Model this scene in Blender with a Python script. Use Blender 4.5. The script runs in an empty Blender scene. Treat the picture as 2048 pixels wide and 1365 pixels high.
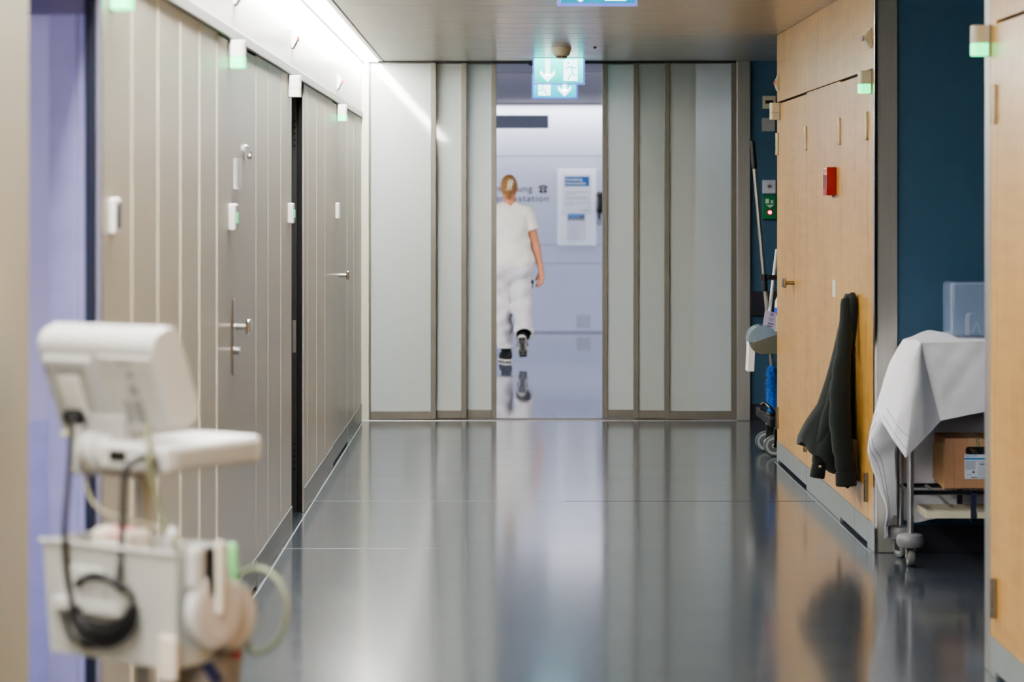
import bpy, bmesh, math, random
import numpy as np
from mathutils import Vector, Matrix

random.seed(7)
PI = math.pi
SC = bpy.context.scene
COL = SC.collection
F = 2048 * 85.0 / 36.0          # focal length in pixels of the 2048 px wide photograph
EYE = 1.5

def W(px, py, Y):
    """place seen at a pixel of the photograph, at distance Y from the camera"""
    return Vector(((px - 1000.0) / F * Y, Y, EYE - (py - 402.0) / F * Y))
def XX(px, Y): return (px - 1000.0) / F * Y
def ZZ(py, Y): return EYE - (py - 402.0) / F * Y
XL, XR, XN = -0.945, 1.597, 1.56   # left wall, right wood wall, near right wood wall
def YL(px): return F * XL / (px - 1000.0)
def YR(px): return F * XR / (px - 1000.0)

# ------------------------------------------------------------------ materials
def lin(c):
    def f(v):
        v /= 255.0
        return v / 12.92 if v <= 0.04045 else ((v + 0.055) / 1.055) ** 2.4
    return (f(c[0]), f(c[1]), f(c[2]), 1.0)

MATS = {}
def mat(name, col, rough=0.5, metal=0.0, var=0.06, scale=14.0, stretch=(1, 1, 1), emit=None, es=0.0,
        coat=0.0, coat_r=0.05, spec=0.5, bump=0.0, trans=0.0, ior=1.45, alpha=1.0, sheen=0.0, aniso=0.0):
    if name in MATS: return MATS[name]
    m = bpy.data.materials.new(name); m.use_nodes = True
    nt = m.node_tree; b = nt.nodes['Principled BSDF']
    c = lin(col)
    geo = nt.nodes.new('ShaderNodeNewGeometry')
    mp = nt.nodes.new('ShaderNodeMapping'); mp.inputs['Scale'].default_value = stretch
    nz = nt.nodes.new('ShaderNodeTexNoise'); nz.inputs['Scale'].default_value = scale; nz.inputs['Detail'].default_value = 4
    nt.links.new(geo.outputs['Position'], mp.inputs['Vector']); nt.links.new(mp.outputs[0], nz.inputs['Vector'])
    rp = nt.nodes.new('ShaderNodeValToRGB')
    rp.color_ramp.elements[0].position = .3; rp.color_ramp.elements[1].position = .7
    rp.color_ramp.elements[0].color = tuple(max(0, v * (1 - var)) for v in c[:3]) + (1,)
    rp.color_ramp.elements[1].color = tuple(min(1, v * (1 + var)) for v in c[:3]) + (1,)
    nt.links.new(nz.outputs['Fac'], rp.inputs[0]); nt.links.new(rp.outputs[0], b.inputs['Base Color'])
    b.inputs['Roughness'].default_value = rough; b.inputs['Metallic'].default_value = metal
    b.inputs['Specular IOR Level'].default_value = spec
    b.inputs['Coat Weight'].default_value = coat; b.inputs['Coat Roughness'].default_value = coat_r
    b.inputs['Transmission Weight'].default_value = trans; b.inputs['IOR'].default_value = ior
    b.inputs['Alpha'].default_value = alpha; b.inputs['Sheen Weight'].default_value = sheen
    b.inputs['Anisotropic'].default_value = aniso
    if emit:
        b.inputs['Emission Color'].default_value = lin(emit); b.inputs['Emission Strength'].default_value = es
    if bump:
        bp = nt.nodes.new('ShaderNodeBump'); bp.inputs['Strength'].default_value = bump; bp.inputs['Distance'].default_value = .01
        nt.links.new(nz.outputs['Fac'], bp.inputs['Height']); nt.links.new(bp.outputs[0], b.inputs['Normal'])
    MATS[name] = m
    return m

def wood_mat(name, c1, c2, rough=.32):
    m = bpy.data.materials.new(name); m.use_nodes = True
    nt = m.node_tree; b = nt.nodes['Principled BSDF']
    geo = nt.nodes.new('ShaderNodeNewGeometry')
    def noise(sc, st, det):
        mp = nt.nodes.new('ShaderNodeMapping'); mp.inputs['Scale'].default_value = st
        nz = nt.nodes.new('ShaderNodeTexNoise'); nz.inputs['Scale'].default_value = sc; nz.inputs['Detail'].default_value = det
        nt.links.new(geo.outputs['Position'], mp.inputs[0]); nt.links.new(mp.outputs[0], nz.inputs['Vector']); return nz
    grain = noise(1.0, (60, 60, 2.5), 6); fig = noise(1.0, (4, 4, 26), 3); cloud = noise(1.0, (2, 2, 1.2), 2)
    def mul(a, k, add=None):
        n = nt.nodes.new('ShaderNodeMath'); n.operation = 'MULTIPLY_ADD'
        nt.links.new(a, n.inputs[0]); n.inputs[1].default_value = k
        if add is None: n.inputs[2].default_value = 0
        else: nt.links.new(add, n.inputs[2])
        return n.outputs[0]
    v = mul(grain.outputs['Fac'], .45); v = mul(fig.outputs['Fac'], .28, v); v = mul(cloud.outputs['Fac'], .27, v)
    rp = nt.nodes.new('ShaderNodeValToRGB')
    rp.color_ramp.elements[0].position = .38; rp.color_ramp.elements[1].position = .62
    rp.color_ramp.elements[0].color = lin(c1); rp.color_ramp.elements[1].color = lin(c2)
    nt.links.new(v, rp.inputs[0]); nt.links.new(rp.outputs[0], b.inputs['Base Color'])
    b.inputs['Roughness'].default_value = rough
    b.inputs['Coat Weight'].default_value = .25; b.inputs['Coat Roughness'].default_value = .25
    MATS[name] = m
    return m

WOOD = wood_mat('maple veneer', (172, 126, 60), (206, 164, 92))
WOODN = WOOD
GREYPANEL = mat('pearl grey wall panel', (206, 204, 188), .36, .0, .0, 1.0, coat=.3, coat_r=.2)
GREYDOOR = mat('pearl grey door', (200, 199, 186), .36, .0, .0, 1.0, coat=.3, coat_r=.2)
JOINT = mat('pale joint strip', (214, 210, 194), .35, .0)
PLINTH = mat('grey linoleum plinth', (128, 134, 132), .4, coat=.2)
DARKGAP = mat('dark gap', (22, 21, 21), .8)
WHITEPAINT = mat('white satin lacquer', (226, 227, 222), .3, coat=.3, coat_r=.15, var=.02)
TRACK = mat('pale track profile', (196, 198, 196), .35, .3, var=.02)
STEEL = mat('brushed steel', (172, 170, 166), .42, .8, .05, 1.0, (60, 60, 2))
CHROME = mat('chromed steel', (190, 188, 184), .14, 1.0, .03)
SATIN = mat('satin nickel', (150, 138, 118), .28, 1.0, .05)
ALU = mat('grey anodised aluminium', (118, 114, 106), .42, .5, .04)
CEIL = mat('lacquered metal ceiling', (222, 218, 208), .26, .15, .02, 6.0)
BLUE = mat('deep blue wall paint', (48, 80, 104), .5, var=.03)
NAVYBAND = mat('near black rail', (30, 30, 42), .5)
HALLWALL = mat('pale lavender plaster', (188, 193, 214), .6, var=.02, scale=5)
HALLCEIL = mat('grey hall ceiling', (158, 154, 158), .6, var=.03)
LAV = mat('lavender wall paint', (182, 178, 206), .5, var=.04, scale=4)
NAVY = mat('navy door frame', (22, 28, 44), .35)
WPLAST = mat('white plastic', (228, 228, 224), .35, var=.02, coat=.2)
GPLAST = mat('grey plastic', (150, 150, 148), .45, var=.03)
CREAM = mat('cream plastic', (206, 200, 178), .45, var=.03)
BLACKP = mat('black plastic', (20, 20, 22), .4, var=.1)
BLACKR = mat('black rubber', (24, 24, 27), .55, var=.1)
REDP = mat('red enamel', (138, 8, 18), .35, var=.05)
WHITEPAPER = mat('white paper', (236, 236, 236), .7, var=.02)
GREYINK = mat('grey print', (150, 152, 160), .7)
DARKINK = mat('dark brown lettering', (66, 58, 52), .6)
BLUEINK = mat('blue print', (44, 98, 156), .6, var=.05)
def floor_mat(name, col, rough, spec=.5, coat=.0):
    m = bpy.data.materials.new(name); m.use_nodes = True
    nt = m.node_tree; b = nt.nodes['Principled BSDF']
    geo = nt.nodes.new('ShaderNodeNewGeometry')
    n1 = nt.nodes.new('ShaderNodeTexNoise'); n1.inputs['Scale'].default_value = 90; n1.inputs['Detail'].default_value = 3
    mp = nt.nodes.new('ShaderNodeMapping'); mp.inputs['Scale'].default_value = (.6, 5, 1)
    n2 = nt.nodes.new('ShaderNodeTexNoise'); n2.inputs['Scale'].default_value = 1.2; n2.inputs['Detail'].default_value = 4
    nt.links.new(geo.outputs['Position'], n1.inputs['Vector'])
    nt.links.new(geo.outputs['Position'], mp.inputs[0]); nt.links.new(mp.outputs[0], n2.inputs['Vector'])
    rp = nt.nodes.new('ShaderNodeValToRGB'); c = lin(col)
    rp.color_ramp.elements[0].color = tuple(v * .8 for v in c[:3]) + (1,); rp.color_ramp.elements[1].color = tuple(v * 1.2 for v in c[:3]) + (1,)
    nt.links.new(n1.outputs['Fac'], rp.inputs[0]); nt.links.new(rp.outputs[0], b.inputs['Base Color'])
    mr = nt.nodes.new('ShaderNodeMapRange'); mr.inputs['To Min'].default_value = rough * .8; mr.inputs['To Max'].default_value = rough * 1.25
    nt.links.new(n2.outputs['Fac'], mr.inputs[0]); nt.links.new(mr.outputs[0], b.inputs['Roughness'])
    b.inputs['Specular IOR Level'].default_value = spec
    b.inputs['Coat Weight'].default_value = coat; b.inputs['Coat Roughness'].default_value = rough * .6
    bp = nt.nodes.new('ShaderNodeBump'); bp.inputs['Strength'].default_value = .12; bp.inputs['Distance'].default_value = .003
    nt.links.new(n2.outputs['Fac'], bp.inputs['Height']); nt.links.new(bp.outputs[0], b.inputs['Normal'])
    MATS[name] = m
    return m
FLOOR = floor_mat('dark polished linoleum', (67, 74, 82), .16, .65, .4)
HALLFLOOR = floor_mat('pale polished hall floor', (118, 122, 138), .05, .6, .3)

# ------------------------------------------------------------------ mesh builder
WM = {}
def smoothstep(t): return t * t * (3 - 2 * t)

class MB:
    def __init__(s): s.bm = bmesh.new(); s.sub = 0
    def _merge(s, tmp, mi):
        for f in tmp.faces: f.material_index = mi
        me = bpy.data.meshes.new('tmp'); tmp.to_mesh(me); tmp.free(); s.bm.from_mesh(me); bpy.data.meshes.remove(me)
        return s
    def box(s, x0, x1, y0, y1, z0, z1, mi=0, bev=0.0, seg=2):
        t = bmesh.new()
        bmesh.ops.create_cube(t, size=1.0)
        for v in t.verts:
            v.co = Vector((x0 + (v.co.x + .5) * (x1 - x0), y0 + (v.co.y + .5) * (y1 - y0), z0 + (v.co.z + .5) * (z1 - z0)))
        if bev > 0: bmesh.ops.bevel(t, geom=t.edges[:], offset=bev, segments=seg, affect='EDGES', profile=.5)
        return s._merge(t, mi)
    def obox(s, M, sx, sy, sz, mi=0, bev=0.0, seg=2):
        t = bmesh.new(); bmesh.ops.create_cube(t, size=1.0)
        for v in t.verts: v.co = Vector((v.co.x * sx, v.co.y * sy, v.co.z * sz))
        if bev > 0: bmesh.ops.bevel(t, geom=t.edges[:], offset=bev, segments=seg, affect='EDGES', profile=.5)
        bmesh.ops.transform(t, matrix=M, verts=t.verts[:])
        return s._merge(t, mi)
    def tube(s, pts, r, mi=0, seg=12, closed=False, cap=True):
        pts = [Vector(p) for p in pts]; n = len(pts)
        rs = r if isinstance(r, (list, tuple)) else [r] * n
        t = bmesh.new(); rings = []; up = None
        for i in range(n):
            a = pts[(i - 1) % n] if (closed or i > 0) else pts[i]
            b = pts[(i + 1) % n] if (closed or i < n - 1) else pts[i]
            d = (b - a).normalized()
            if up is None:
                up = Vector((0, 0, 1)) if abs(d.z) < .9 else Vector((1, 0, 0))
            u = (up - d * up.dot(d)).normalized(); w = d.cross(u); up = u
            rings.append([t.verts.new(pts[i] + (u * math.cos(2 * PI * k / seg) + w * math.sin(2 * PI * k / seg)) * rs[i]) for k in range(seg)])
        for i in range(n if closed else n - 1):
            A, B = rings[i], rings[(i + 1) % n]
            for k in range(seg):
                t.faces.new((A[k], A[(k + 1) % seg], B[(k + 1) % seg], B[k]))
        if cap and not closed:
            t.faces.new(list(reversed(rings[0]))); t.faces.new(rings[-1])
        return s._merge(t, mi)
    def cyl(s, p0, p1, r0, r1=None, mi=0, seg=20):
        return s.tube([p0, p1], [r0, r0 if r1 is None else r1], mi, seg)
    def lathe(s, prof, c, axis='Z', mi=0, seg=24, M=None):
        """profile [(r, h)...] round an axis through c"""
        t = bmesh.new(); rings = []
        for (r, h) in prof:
            ring = []
            for k in range(seg):
                a = 2 * PI * k / seg
                p = {'Z': (r * math.cos(a), r * math.sin(a), h), 'X': (h, r * math.cos(a), r * math.sin(a)), 'Y': (r * math.cos(a), h, r * math.sin(a))}[axis]
                ring.append(t.verts.new(p))
            rings.append(ring)
        for A, B in zip(rings, rings[1:]):
            for k in range(seg): t.faces.new((A[k], A[(k + 1) % seg], B[(k + 1) % seg], B[k]))
        t.faces.new(list(reversed(rings[0]))); t.faces.new(rings[-1])
        bmesh.ops.recalc_face_normals(t, faces=t.faces[:])
        if M is not None: bmesh.ops.transform(t, matrix=M, verts=t.verts[:])
        bmesh.ops.translate(t, vec=Vector(c), verts=t.verts[:])
        return s._merge(t, mi)
    def prism(s, poly, vec, mi=0, bev=0.0, seg=2):
        """polygon of 3-D points pushed along vec"""
        t = bmesh.new(); vec = Vector(vec)
        a = [t.verts.new(Vector(p)) for p in poly]; b = [t.verts.new(Vector(p) + vec) for p in poly]
        n = len(a)
        t.faces.new(list(reversed(a))); t.faces.new(b)
        for k in range(n): t.faces.new((a[k], a[(k + 1) % n], b[(k + 1) % n], b[k]))
        bmesh.ops.recalc_face_normals(t, faces=t.faces[:])
        if bev > 0: bmesh.ops.bevel(t, geom=t.edges[:], offset=bev, segments=seg, affect='EDGES', profile=.5)
        return s._merge(t, mi)
    def quad(s, a, b, c, d, mi=0):
        t = bmesh.new(); t.faces.new([t.verts.new(Vector(p)) for p in (a, b, c, d)]); return s._merge(t, mi)
    def grid(s, rows, mi=0, thick=0.0, closed=False, matf=None):
        t = bmesh.new()
        V = [[t.verts.new(Vector(p)) for p in r] for r in rows]
        for i in range(len(V) - 1):
            m = len(V[i])
            for j in range(m if closed else m - 1):
                f = t.faces.new((V[i][j], V[i][(j + 1) % m], V[i + 1][(j + 1) % m], V[i + 1][j]))
                if matf: f.material_index = matf(i, j)
        bmesh.ops.recalc_face_normals(t, faces=t.faces[:])
        if thick: bmesh.ops.solidify(t, geom=t.faces[:], thickness=thick)
        if matf is None:
            return s._merge(t, mi)
        me = bpy.data.meshes.new('tmp'); t.to_mesh(me); t.free(); s.bm.from_mesh(me); bpy.data.meshes.remove(me)
        return s
    def mesh(s, verts, faces, mi=0):
        t = bmesh.new(); V = [t.verts.new(v) for v in verts]
        for f in faces: t.faces.new([V[i] for i in f])
        return s._merge(t, mi)
    def xf(s, M): bmesh.ops.transform(s.bm, matrix=M, verts=s.bm.verts[:]); return s
    def build(s, name, mats, parent=None, sharp=47.0, kind=None, label=None, cat=None, group=None, base=True):
        bm = s.bm
        if 70 < sharp < 100: bmesh.ops.remove_doubles(bm, verts=bm.verts[:], dist=1e-6)
        th = math.radians(sharp)
        for f in bm.faces: f.smooth = True
        for e in bm.edges:
            if len(e.link_faces) > 2 or (len(e.link_faces) == 2 and e.calc_face_angle(0) > th): e.smooth = False
        me = bpy.data.meshes.new(name)
        if parent is not None:
            bm.transform(WM[parent.name].inverted()); mw = WM[parent.name].copy()
        else:
            xs = [v.co.x for v in bm.verts]; ys = [v.co.y for v in bm.verts]; zs = [v.co.z for v in bm.verts]
            o = Vector(((min(xs) + max(xs)) / 2, (min(ys) + max(ys)) / 2, min(zs))); mw = Matrix.Translation(o)
            bm.transform(mw.inverted())
        bm.to_mesh(me); bm.free()
        for m in (mats if isinstance(mats, (list, tuple)) else [mats]): me.materials.append(m)
        o = bpy.data.objects.new(name, me); COL.objects.link(o)
        if parent is not None: o.parent = parent
        else: o.location = mw.translation
        WM[o.name] = mw
        if sharp < 100:
            wn_ = o.modifiers.new('weighted_normals', 'WEIGHTED_NORMAL'); wn_.keep_sharp = True; wn_.weight = 90; wn_.mode = 'FACE_AREA'
        tag(o, label, cat, group, kind)
        return o

def tag(o, label=None, cat=None, group=None, kind=None):
    if label: o['label'] = label
    if cat: o['category'] = cat
    if group: o['group'] = group
    if kind: o['kind'] = kind
    return o

def thing(name, loc, label, cat, group=None, kind=None):
    o = bpy.data.objects.new(name, None); COL.objects.link(o)
    o.location = Vector(loc); o.empty_display_size = .05
    WM[o.name] = Matrix.Translation(Vector(loc))
    return tag(o, label, cat, group, kind)

def copy_tree(o, d, parent=None):
    """copy a thing with its parts; d moves the top level"""
    c = o.copy(); COL.objects.link(c)
    if parent is not None: c.parent = parent; WM[c.name] = WM[parent.name].copy()
    else:
        c.location = o.location + Vector(d); WM[c.name] = Matrix.Translation(c.location)
    for ch in list(o.children): copy_tree(ch, d, c)
    return c

def catmull(pts, n):
    pts = [Vector(p) for p in pts]; out = []
    P = [pts[0] * 2 - pts[1]] + pts + [pts[-1] * 2 - pts[-2]]
    for i in range(1, len(P) - 2):
        for k in range(n):
            t = k / n
            a, b, c, d = P[i - 1], P[i], P[i + 1], P[i + 2]
            out.append(.5 * ((2 * b) + (c - a) * t + (2 * a - 5 * b + 4 * c - d) * t * t + (3 * b - a - 3 * c + d) * t ** 3))
    out.append(pts[-1]); return out
def cr1(vals, t):
    """catmull-rom through 1-D list / vectors at parameter t in 0..len-1"""
    n = len(vals); i = min(int(math.floor(t)), n - 2); i = max(i, 0); u = t - i
    g = lambda k: vals[k] if 0 <= k < n else (vals[0] * 2 - vals[1] if k < 0 else vals[n - 1] * 2 - vals[n - 2])
    a, b, c, d = g(i - 1), g(i), g(i + 1), g(i + 2)
    return .5 * ((2 * b) + (c - a) * u + (2 * a - 5 * b + 4 * c - d) * u * u + (3 * b - a - 3 * c + d) * u ** 3)
def patch(ctrl, us, vs):
    """ctrl[i][j] control points; sampled rows at us (0..1 along i), columns at vs (0..1 along j)"""
    ni, nj = len(ctrl), len(ctrl[0]); rows = []
    for u in us:
        line = [cr1([ctrl[i][j] for i in range(ni)], u * (ni - 1)) for j in range(nj)]
        rows.append([cr1(line, v * (nj - 1)) for v in vs])
    return rows
def patchf(ctrl, us, vs):
    """like patch, but the cloth corner stays pointed towards the hem"""
    ni, nj = len(ctrl), len(ctrl[0]); rows = []
    for u in us:
        line = [cr1([ctrl[i][j] for i in range(ni)], u * (ni - 1)) for j in range(nj)]; w = u ** 3; row = []
        for v in vs:
            t = v * (nj - 1); j = min(int(t), nj - 2); f = t - j
            row.append(cr1(line, t) * (1 - w) + (line[j] * (1 - f) + line[j + 1] * f) * w)
        rows.append(row)
    return rows
def lins(n): return [i / n for i in range(n + 1)]

def text_mesh(body, size, spacing=1.0, align='LEFT'):
    cu = bpy.data.curves.new('t', 'FONT'); cu.body = body; cu.size = size; cu.align_x = align; cu.space_character = spacing
    cu.extrude = 0.0; cu.resolution_u = 3
    o = bpy.data.objects.new('t', cu); COL.objects.link(o)
    dg = bpy.context.evaluated_depsgraph_get(); dg.update()
    me = bpy.data.meshes.new_from_object(o.evaluated_get(dg))
    vs = [v.co.copy() for v in me.vertices]; fs = [list(p.vertices) for p in me.polygons]
    bpy.data.objects.remove(o); bpy.data.curves.remove(cu); bpy.data.meshes.remove(me)
    return vs, fs
def put_text(mb, body, org, ux, uz, size, mi=0, width=None, spacing=1.0, right=False):
    vs, fs = text_mesh(body, size, spacing)
    if not vs: return
    x0 = min(v.x for v in vs); x1 = max(v.x for v in vs); k = 1.0
    if width: k = width / (x1 - x0)
    org = Vector(org); ux = Vector(ux); uz = Vector(uz)
    off = -x1 if right else -x0
    mb.mesh([org + ux * ((v.x + off) * k) + uz * v.y for v in vs], fs, mi)

# ------------------------------------------------------------------ distance-field bodies (for the person and soft things)
class SDF:
    def __init__(s, lo, hi, h):
        s.lo = np.array(lo, float); s.h = h
        s.n = np.ceil((np.array(hi, float) - s.lo) / h).astype(int) + 1
        s.d = np.full(tuple(s.n), .3, np.float32)
    def _sub(s, lo, hi):
        a = np.clip(np.floor((np.array(lo) - s.lo) / s.h).astype(int), 0, s.n - 1)
        b = np.clip(np.ceil((np.array(hi) - s.lo) / s.h).astype(int) + 1, 1, s.n)
        sl = tuple(slice(a[i], max(b[i], a[i] + 1)) for i in range(3))
        g = np.meshgrid(*[s.lo[i] + s.h * np.arange(sl[i].start, sl[i].stop) for i in range(3)], indexing='ij')
        return sl, g
    def cone(s, p0, r0, p1, r1, k=.02, sc=(1, 1, 1)):
        """tapered capsule; sc stretches it along x, y, z"""
        p0 = np.array(p0, float); p1 = np.array(p1, float); sc = np.array(sc, float)
        m = max(r0, r1) * sc.max() + .08
        sl, g = s._sub(np.minimum(p0, p1) - m, np.maximum(p0, p1) + m)
        P = [(g[i] - p0[i]) / sc[i] for i in range(3)]; D = (p1 - p0) / sc
        L = float((D * D).sum()) + 1e-9
        t = np.clip((P[0] * D[0] + P[1] * D[1] + P[2] * D[2]) / L, 0, 1)
        q = np.sqrt((P[0] - t * D[0]) ** 2 + (P[1] - t * D[1]) ** 2 + (P[2] - t * D[2]) ** 2)
        d = (q - (r0 + (r1 - r0) * t)) * sc.min()
        cur = s.d[sl]
        if k > 0:
            hh = np.clip(.5 + .5 * (cur - d) / k, 0, 1)
            s.d[sl] = cur * (1 - hh) + d * hh - k * hh * (1 - hh)
        else: s.d[sl] = np.minimum(cur, d)
        return s
    def ball(s, p, r, k=.02, sc=(1, 1, 1)): return s.cone(p, r, p, r, k, sc)
    def coords(s): return np.meshgrid(*[s.lo[i] + s.h * np.arange(s.n[i]) for i in range(3)], indexing='ij')
    def cut(s, p, n):
        """keep the side the normal points away from"""
        g = s.coords(); n = np.array(n, float); n /= np.linalg.norm(n)
        s.d = np.maximum(s.d, ((g[0] - p[0]) * n[0] + (g[1] - p[1]) * n[1] + (g[2] - p[2]) * n[2]).astype(np.float32)); return s
    def mesh(s):
        d = s.d; neg = d < 0; nx, ny, nz = d.shape
        cs = np.zeros((nx - 1, ny - 1, nz - 1), np.int16)
        for a in (0, 1):
            for b in (0, 1):
                for c in (0, 1): cs += neg[a:nx - 1 + a, b:ny - 1 + b, c:nz - 1 + c]
        act = (cs > 0) & (cs < 8)
        idx = -np.ones(act.shape, np.int64); ii = np.argwhere(act); idx[act] = np.arange(len(ii))
        acc = np.zeros((len(ii), 3)); cnt = np.zeros(len(ii))
        corners = [(a, b, c) for a in (0, 1) for b in (0, 1) for c in (0, 1)]
        for p in corners:
            for ax in range(3):
                if p[ax] == 0:
                    q = list(p); q[ax] = 1
                    da = d[ii[:, 0] + p[0], ii[:, 1] + p[1], ii[:, 2] + p[2]]; db = d[ii[:, 0] + q[0], ii[:, 1] + q[1], ii[:, 2] + q[2]]
                    cr = (da < 0) != (db < 0)
                    t = np.where(cr, da / (da - db + 1e-12), 0)
                    pos = np.array(p, float)[None, :].repeat(len(ii), 0); pos[:, ax] += t
                    acc[cr] += pos[cr]; cnt[cr] += 1
        v = s.lo + s.h * (ii + acc / cnt[:, None])
        faces = []
        for ax in range(3):
            o = [1, 1, 1]; o[ax] = 0
            A = neg[1 if o[0] else 0: nx - 1, 1 if o[1] else 0: ny - 1, 1 if o[2] else 0: nz - 1]
            sh = [1 if o[0] else 0, 1 if o[1] else 0, 1 if o[2] else 0]
            e = [0, 0, 0]; e[ax] = 1
            B = neg[sh[0] + e[0]: nx - 1 + e[0], sh[1] + e[1]: ny - 1 + e[1], sh[2] + e[2]: nz - 1 + e[2]]
            cr = np.argwhere(A != B) + np.array(sh)
            fl = neg[cr[:, 0], cr[:, 1], cr[:, 2]]
            u, w = [(1, 2), (2, 0), (0, 1)][ax]
            def cell(du, dw):
                c = cr.copy(); c[:, u] -= du; c[:, w] -= dw
                return idx[c[:, 0], c[:, 1], c[:, 2]]
            q = np.stack([cell(0, 0), cell(1, 0), cell(1, 1), cell(0, 1)], 1)
            q[~fl] = q[~fl][:, ::-1]
            faces.append(q)
        f = np.concatenate(faces); f = f[(f >= 0).all(1)]
        return v, f
    def into(s, mb, mi=0, M=None, smooth=1):
        v, f = s.mesh()
        t = bmesh.new(); V = [t.verts.new(p) for p in v]
        for q in f:
            try: t.faces.new([V[i] for i in q])
            except ValueError: pass
        for _ in range(smooth): bmesh.ops.smooth_vert(t, verts=t.verts[:], factor=.5, use_axis_x=True, use_axis_y=True, use_axis_z=True)
        bmesh.ops.recalc_face_normals(t, faces=t.faces[:])
        if M is not None: bmesh.ops.transform(t, matrix=M, verts=t.verts[:])
        return mb._merge(t, mi)

S = 'structure'
CH = 2.455     # corridor ceiling
DH = 2.065     # door height
YP = 16.5      # partition
YF = 27.5      # far wall of the hall

# ================================================================== THE SETTING
def struct(name, mb, mats, label=None, cat=None, parent=None): return mb.build(name, mats, parent, kind=None if parent else S, label=label, cat=cat)

# floor: corridor linoleum with welded seams, paler hall floor beyond the sliding doors
SEAM = mat('floor weld seam', (150, 156, 156), .3)
SEAMD = mat('dark floor seam', (44, 46, 50), .4)
fl = MB()
fl.box(-3.6, 3.3, -5, 16.56, -.06, 0, 0)
fl.box(-5.2, 5.2, 16.56, YF + .1, -.06, 0, 1)
fl.box(XL, XX(1130, 12.07), 12.064, 12.072, -.001, .0006, 2)
fl.box(XX(1130, 12.07), XR, 12.064, 12.070, -.001, .0006, 3)
fl.box(XL, -.25, 10.42, 10.427, -.001, .0006, 2)
fl.box(XL + .012, XL + .018, 5.8, 16.5, -.001, .0006, 2)
fl.box(XR - .022, XR - .016, 10.3, 13.9, -.001, .0006, 2)
struct('floor', fl, [FLOOR, HALLFLOOR, SEAM, SEAMD], 'dark grey polished linoleum floor running down the corridor', 'floor')

# ceiling: rows of rounded metal planks across the corridor
ce = MB()
y = -5.0 + .01
while y < YP + .1:
    y1 = min(y + .4, YP + .12)
    ce.box(-.795, 3.3, y + .0015, y1 - .0015, CH, CH + .03, 0, .007, 3)
    y = y1
ce.box(-1.1, 3.3, -5, YP + .12, CH + .06, CH + .1, 1)
ce.box(-5.2, 5.2, YP + .12, YF + .2, 2.6, 2.7, 1)
ce.box(-5.2, 5.2, 20.6, 21.4, 2.585, 2.6, 1, .004)
ce.box(-5.2, 5.2, 18.6, 18.75, 2.58, 2.6, 1, .004)
ce.box(-5.2, 5.2, YP + .115, YP + .135, CH, 2.6, 1)
struct('ceiling', ce, [CEIL, HALLCEIL], 'corridor ceiling of glossy metal planks laid crosswise', 'ceiling')

# left wall: pearl grey panels with pale joints, three door openings
lw = MB()
def lseg(y0, y1, z0=.118, z1=DH): lw.box(XL - .125, XL, y0, y1, z0, z1, 0, .0015, 1)
def ljoint(y, w=.009): lw.box(XL - .01, XL + .0035, y - w / 2, y + w / 2, .118, DH, 1, .0012, 1)
for a, b in ((-5, 4.85), (5.75, 8.07), (9.375, 10.96), (11.66, 13.64), (14.945, YP)):
    lseg(a, b)
    lw.box(XL - .125, XL + .004, a, b, 0, .116, 2, .0015, 1)
for px in (263, 315, 360, 398): ljoint(YL(px))
ljoint(8.062, .014)
for yy in (9.85, 10.42): lw.box(XL - .01, XL + .001, yy - .003, yy + .003, .118, DH, 1)
for yy in (11.88, 12.45, 13.05, 15.6): lw.box(XL - .01, XL + .001, yy - .003, yy + .003, .118, DH, 1)
lw.box(XL - .125, XL - .006, -5, YP, DH, CH + .07, 3)                # core behind the white band
lw.box(XL - .16, XL - .1, 8.0, 9.4, 0, DH, 3); lw.box(XL - .16, XL - .1, 13.6, 15.0, 0, DH, 3)
struct('wall_left', lw, [GREYPANEL, JOINT, PLINTH, DARKGAP], 'pearl grey panelled wall on the left of the corridor', 'wall')

fa = MB()
edges = [-5, -1, 1, 3, 5.4, 7.55, 8.3, 9.75, 10.9, 11.3, 12.6, 14.6, YP]
for a, b in zip(edges, edges[1:]): fa.box(XL - .006, XL, a + .001, b - .001, DH + .045, CH + .02, 0, .001, 1)
fa.box(XL - .006, XL + .011, -5, YP - .02, DH + .002, DH + .043, 1, .003, 2)
struct('trim_1', fa, [WHITEPAINT, TRACK], 'bright white band above the grey doors on the left', 'wall band')

# strip light along the left edge of the ceiling
LIGHTM = mat('lamp diffuser', (255, 252, 248), .4, emit=(255, 252, 247), es=62.0)
sl = thing('strip_light', (-.87, 8, CH), 'long white strip light along the left edge of the ceiling', 'light')
h = MB()
h.box(-.943, -.925, -5, YP - .06, CH - .004, CH + .05, 0, .003); h.box(-.83, -.797, -5, YP - .06, CH - .004, CH + .05, 0, .003)
h.box(-.943, -.797, YP - .06, YP - .045, CH - .004, CH + .05, 0, .003); h.box(-.943, -.797, -5, YP - .06, CH + .045, CH + .055, 0)
h.build('light_housing', WHITEPAINT, sl)
d = MB(); d.box(-.924, -.831, -5, YP - .065, CH - .007, CH + .02, 0); d.build('diffuser', LIGHTM, sl)

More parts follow.
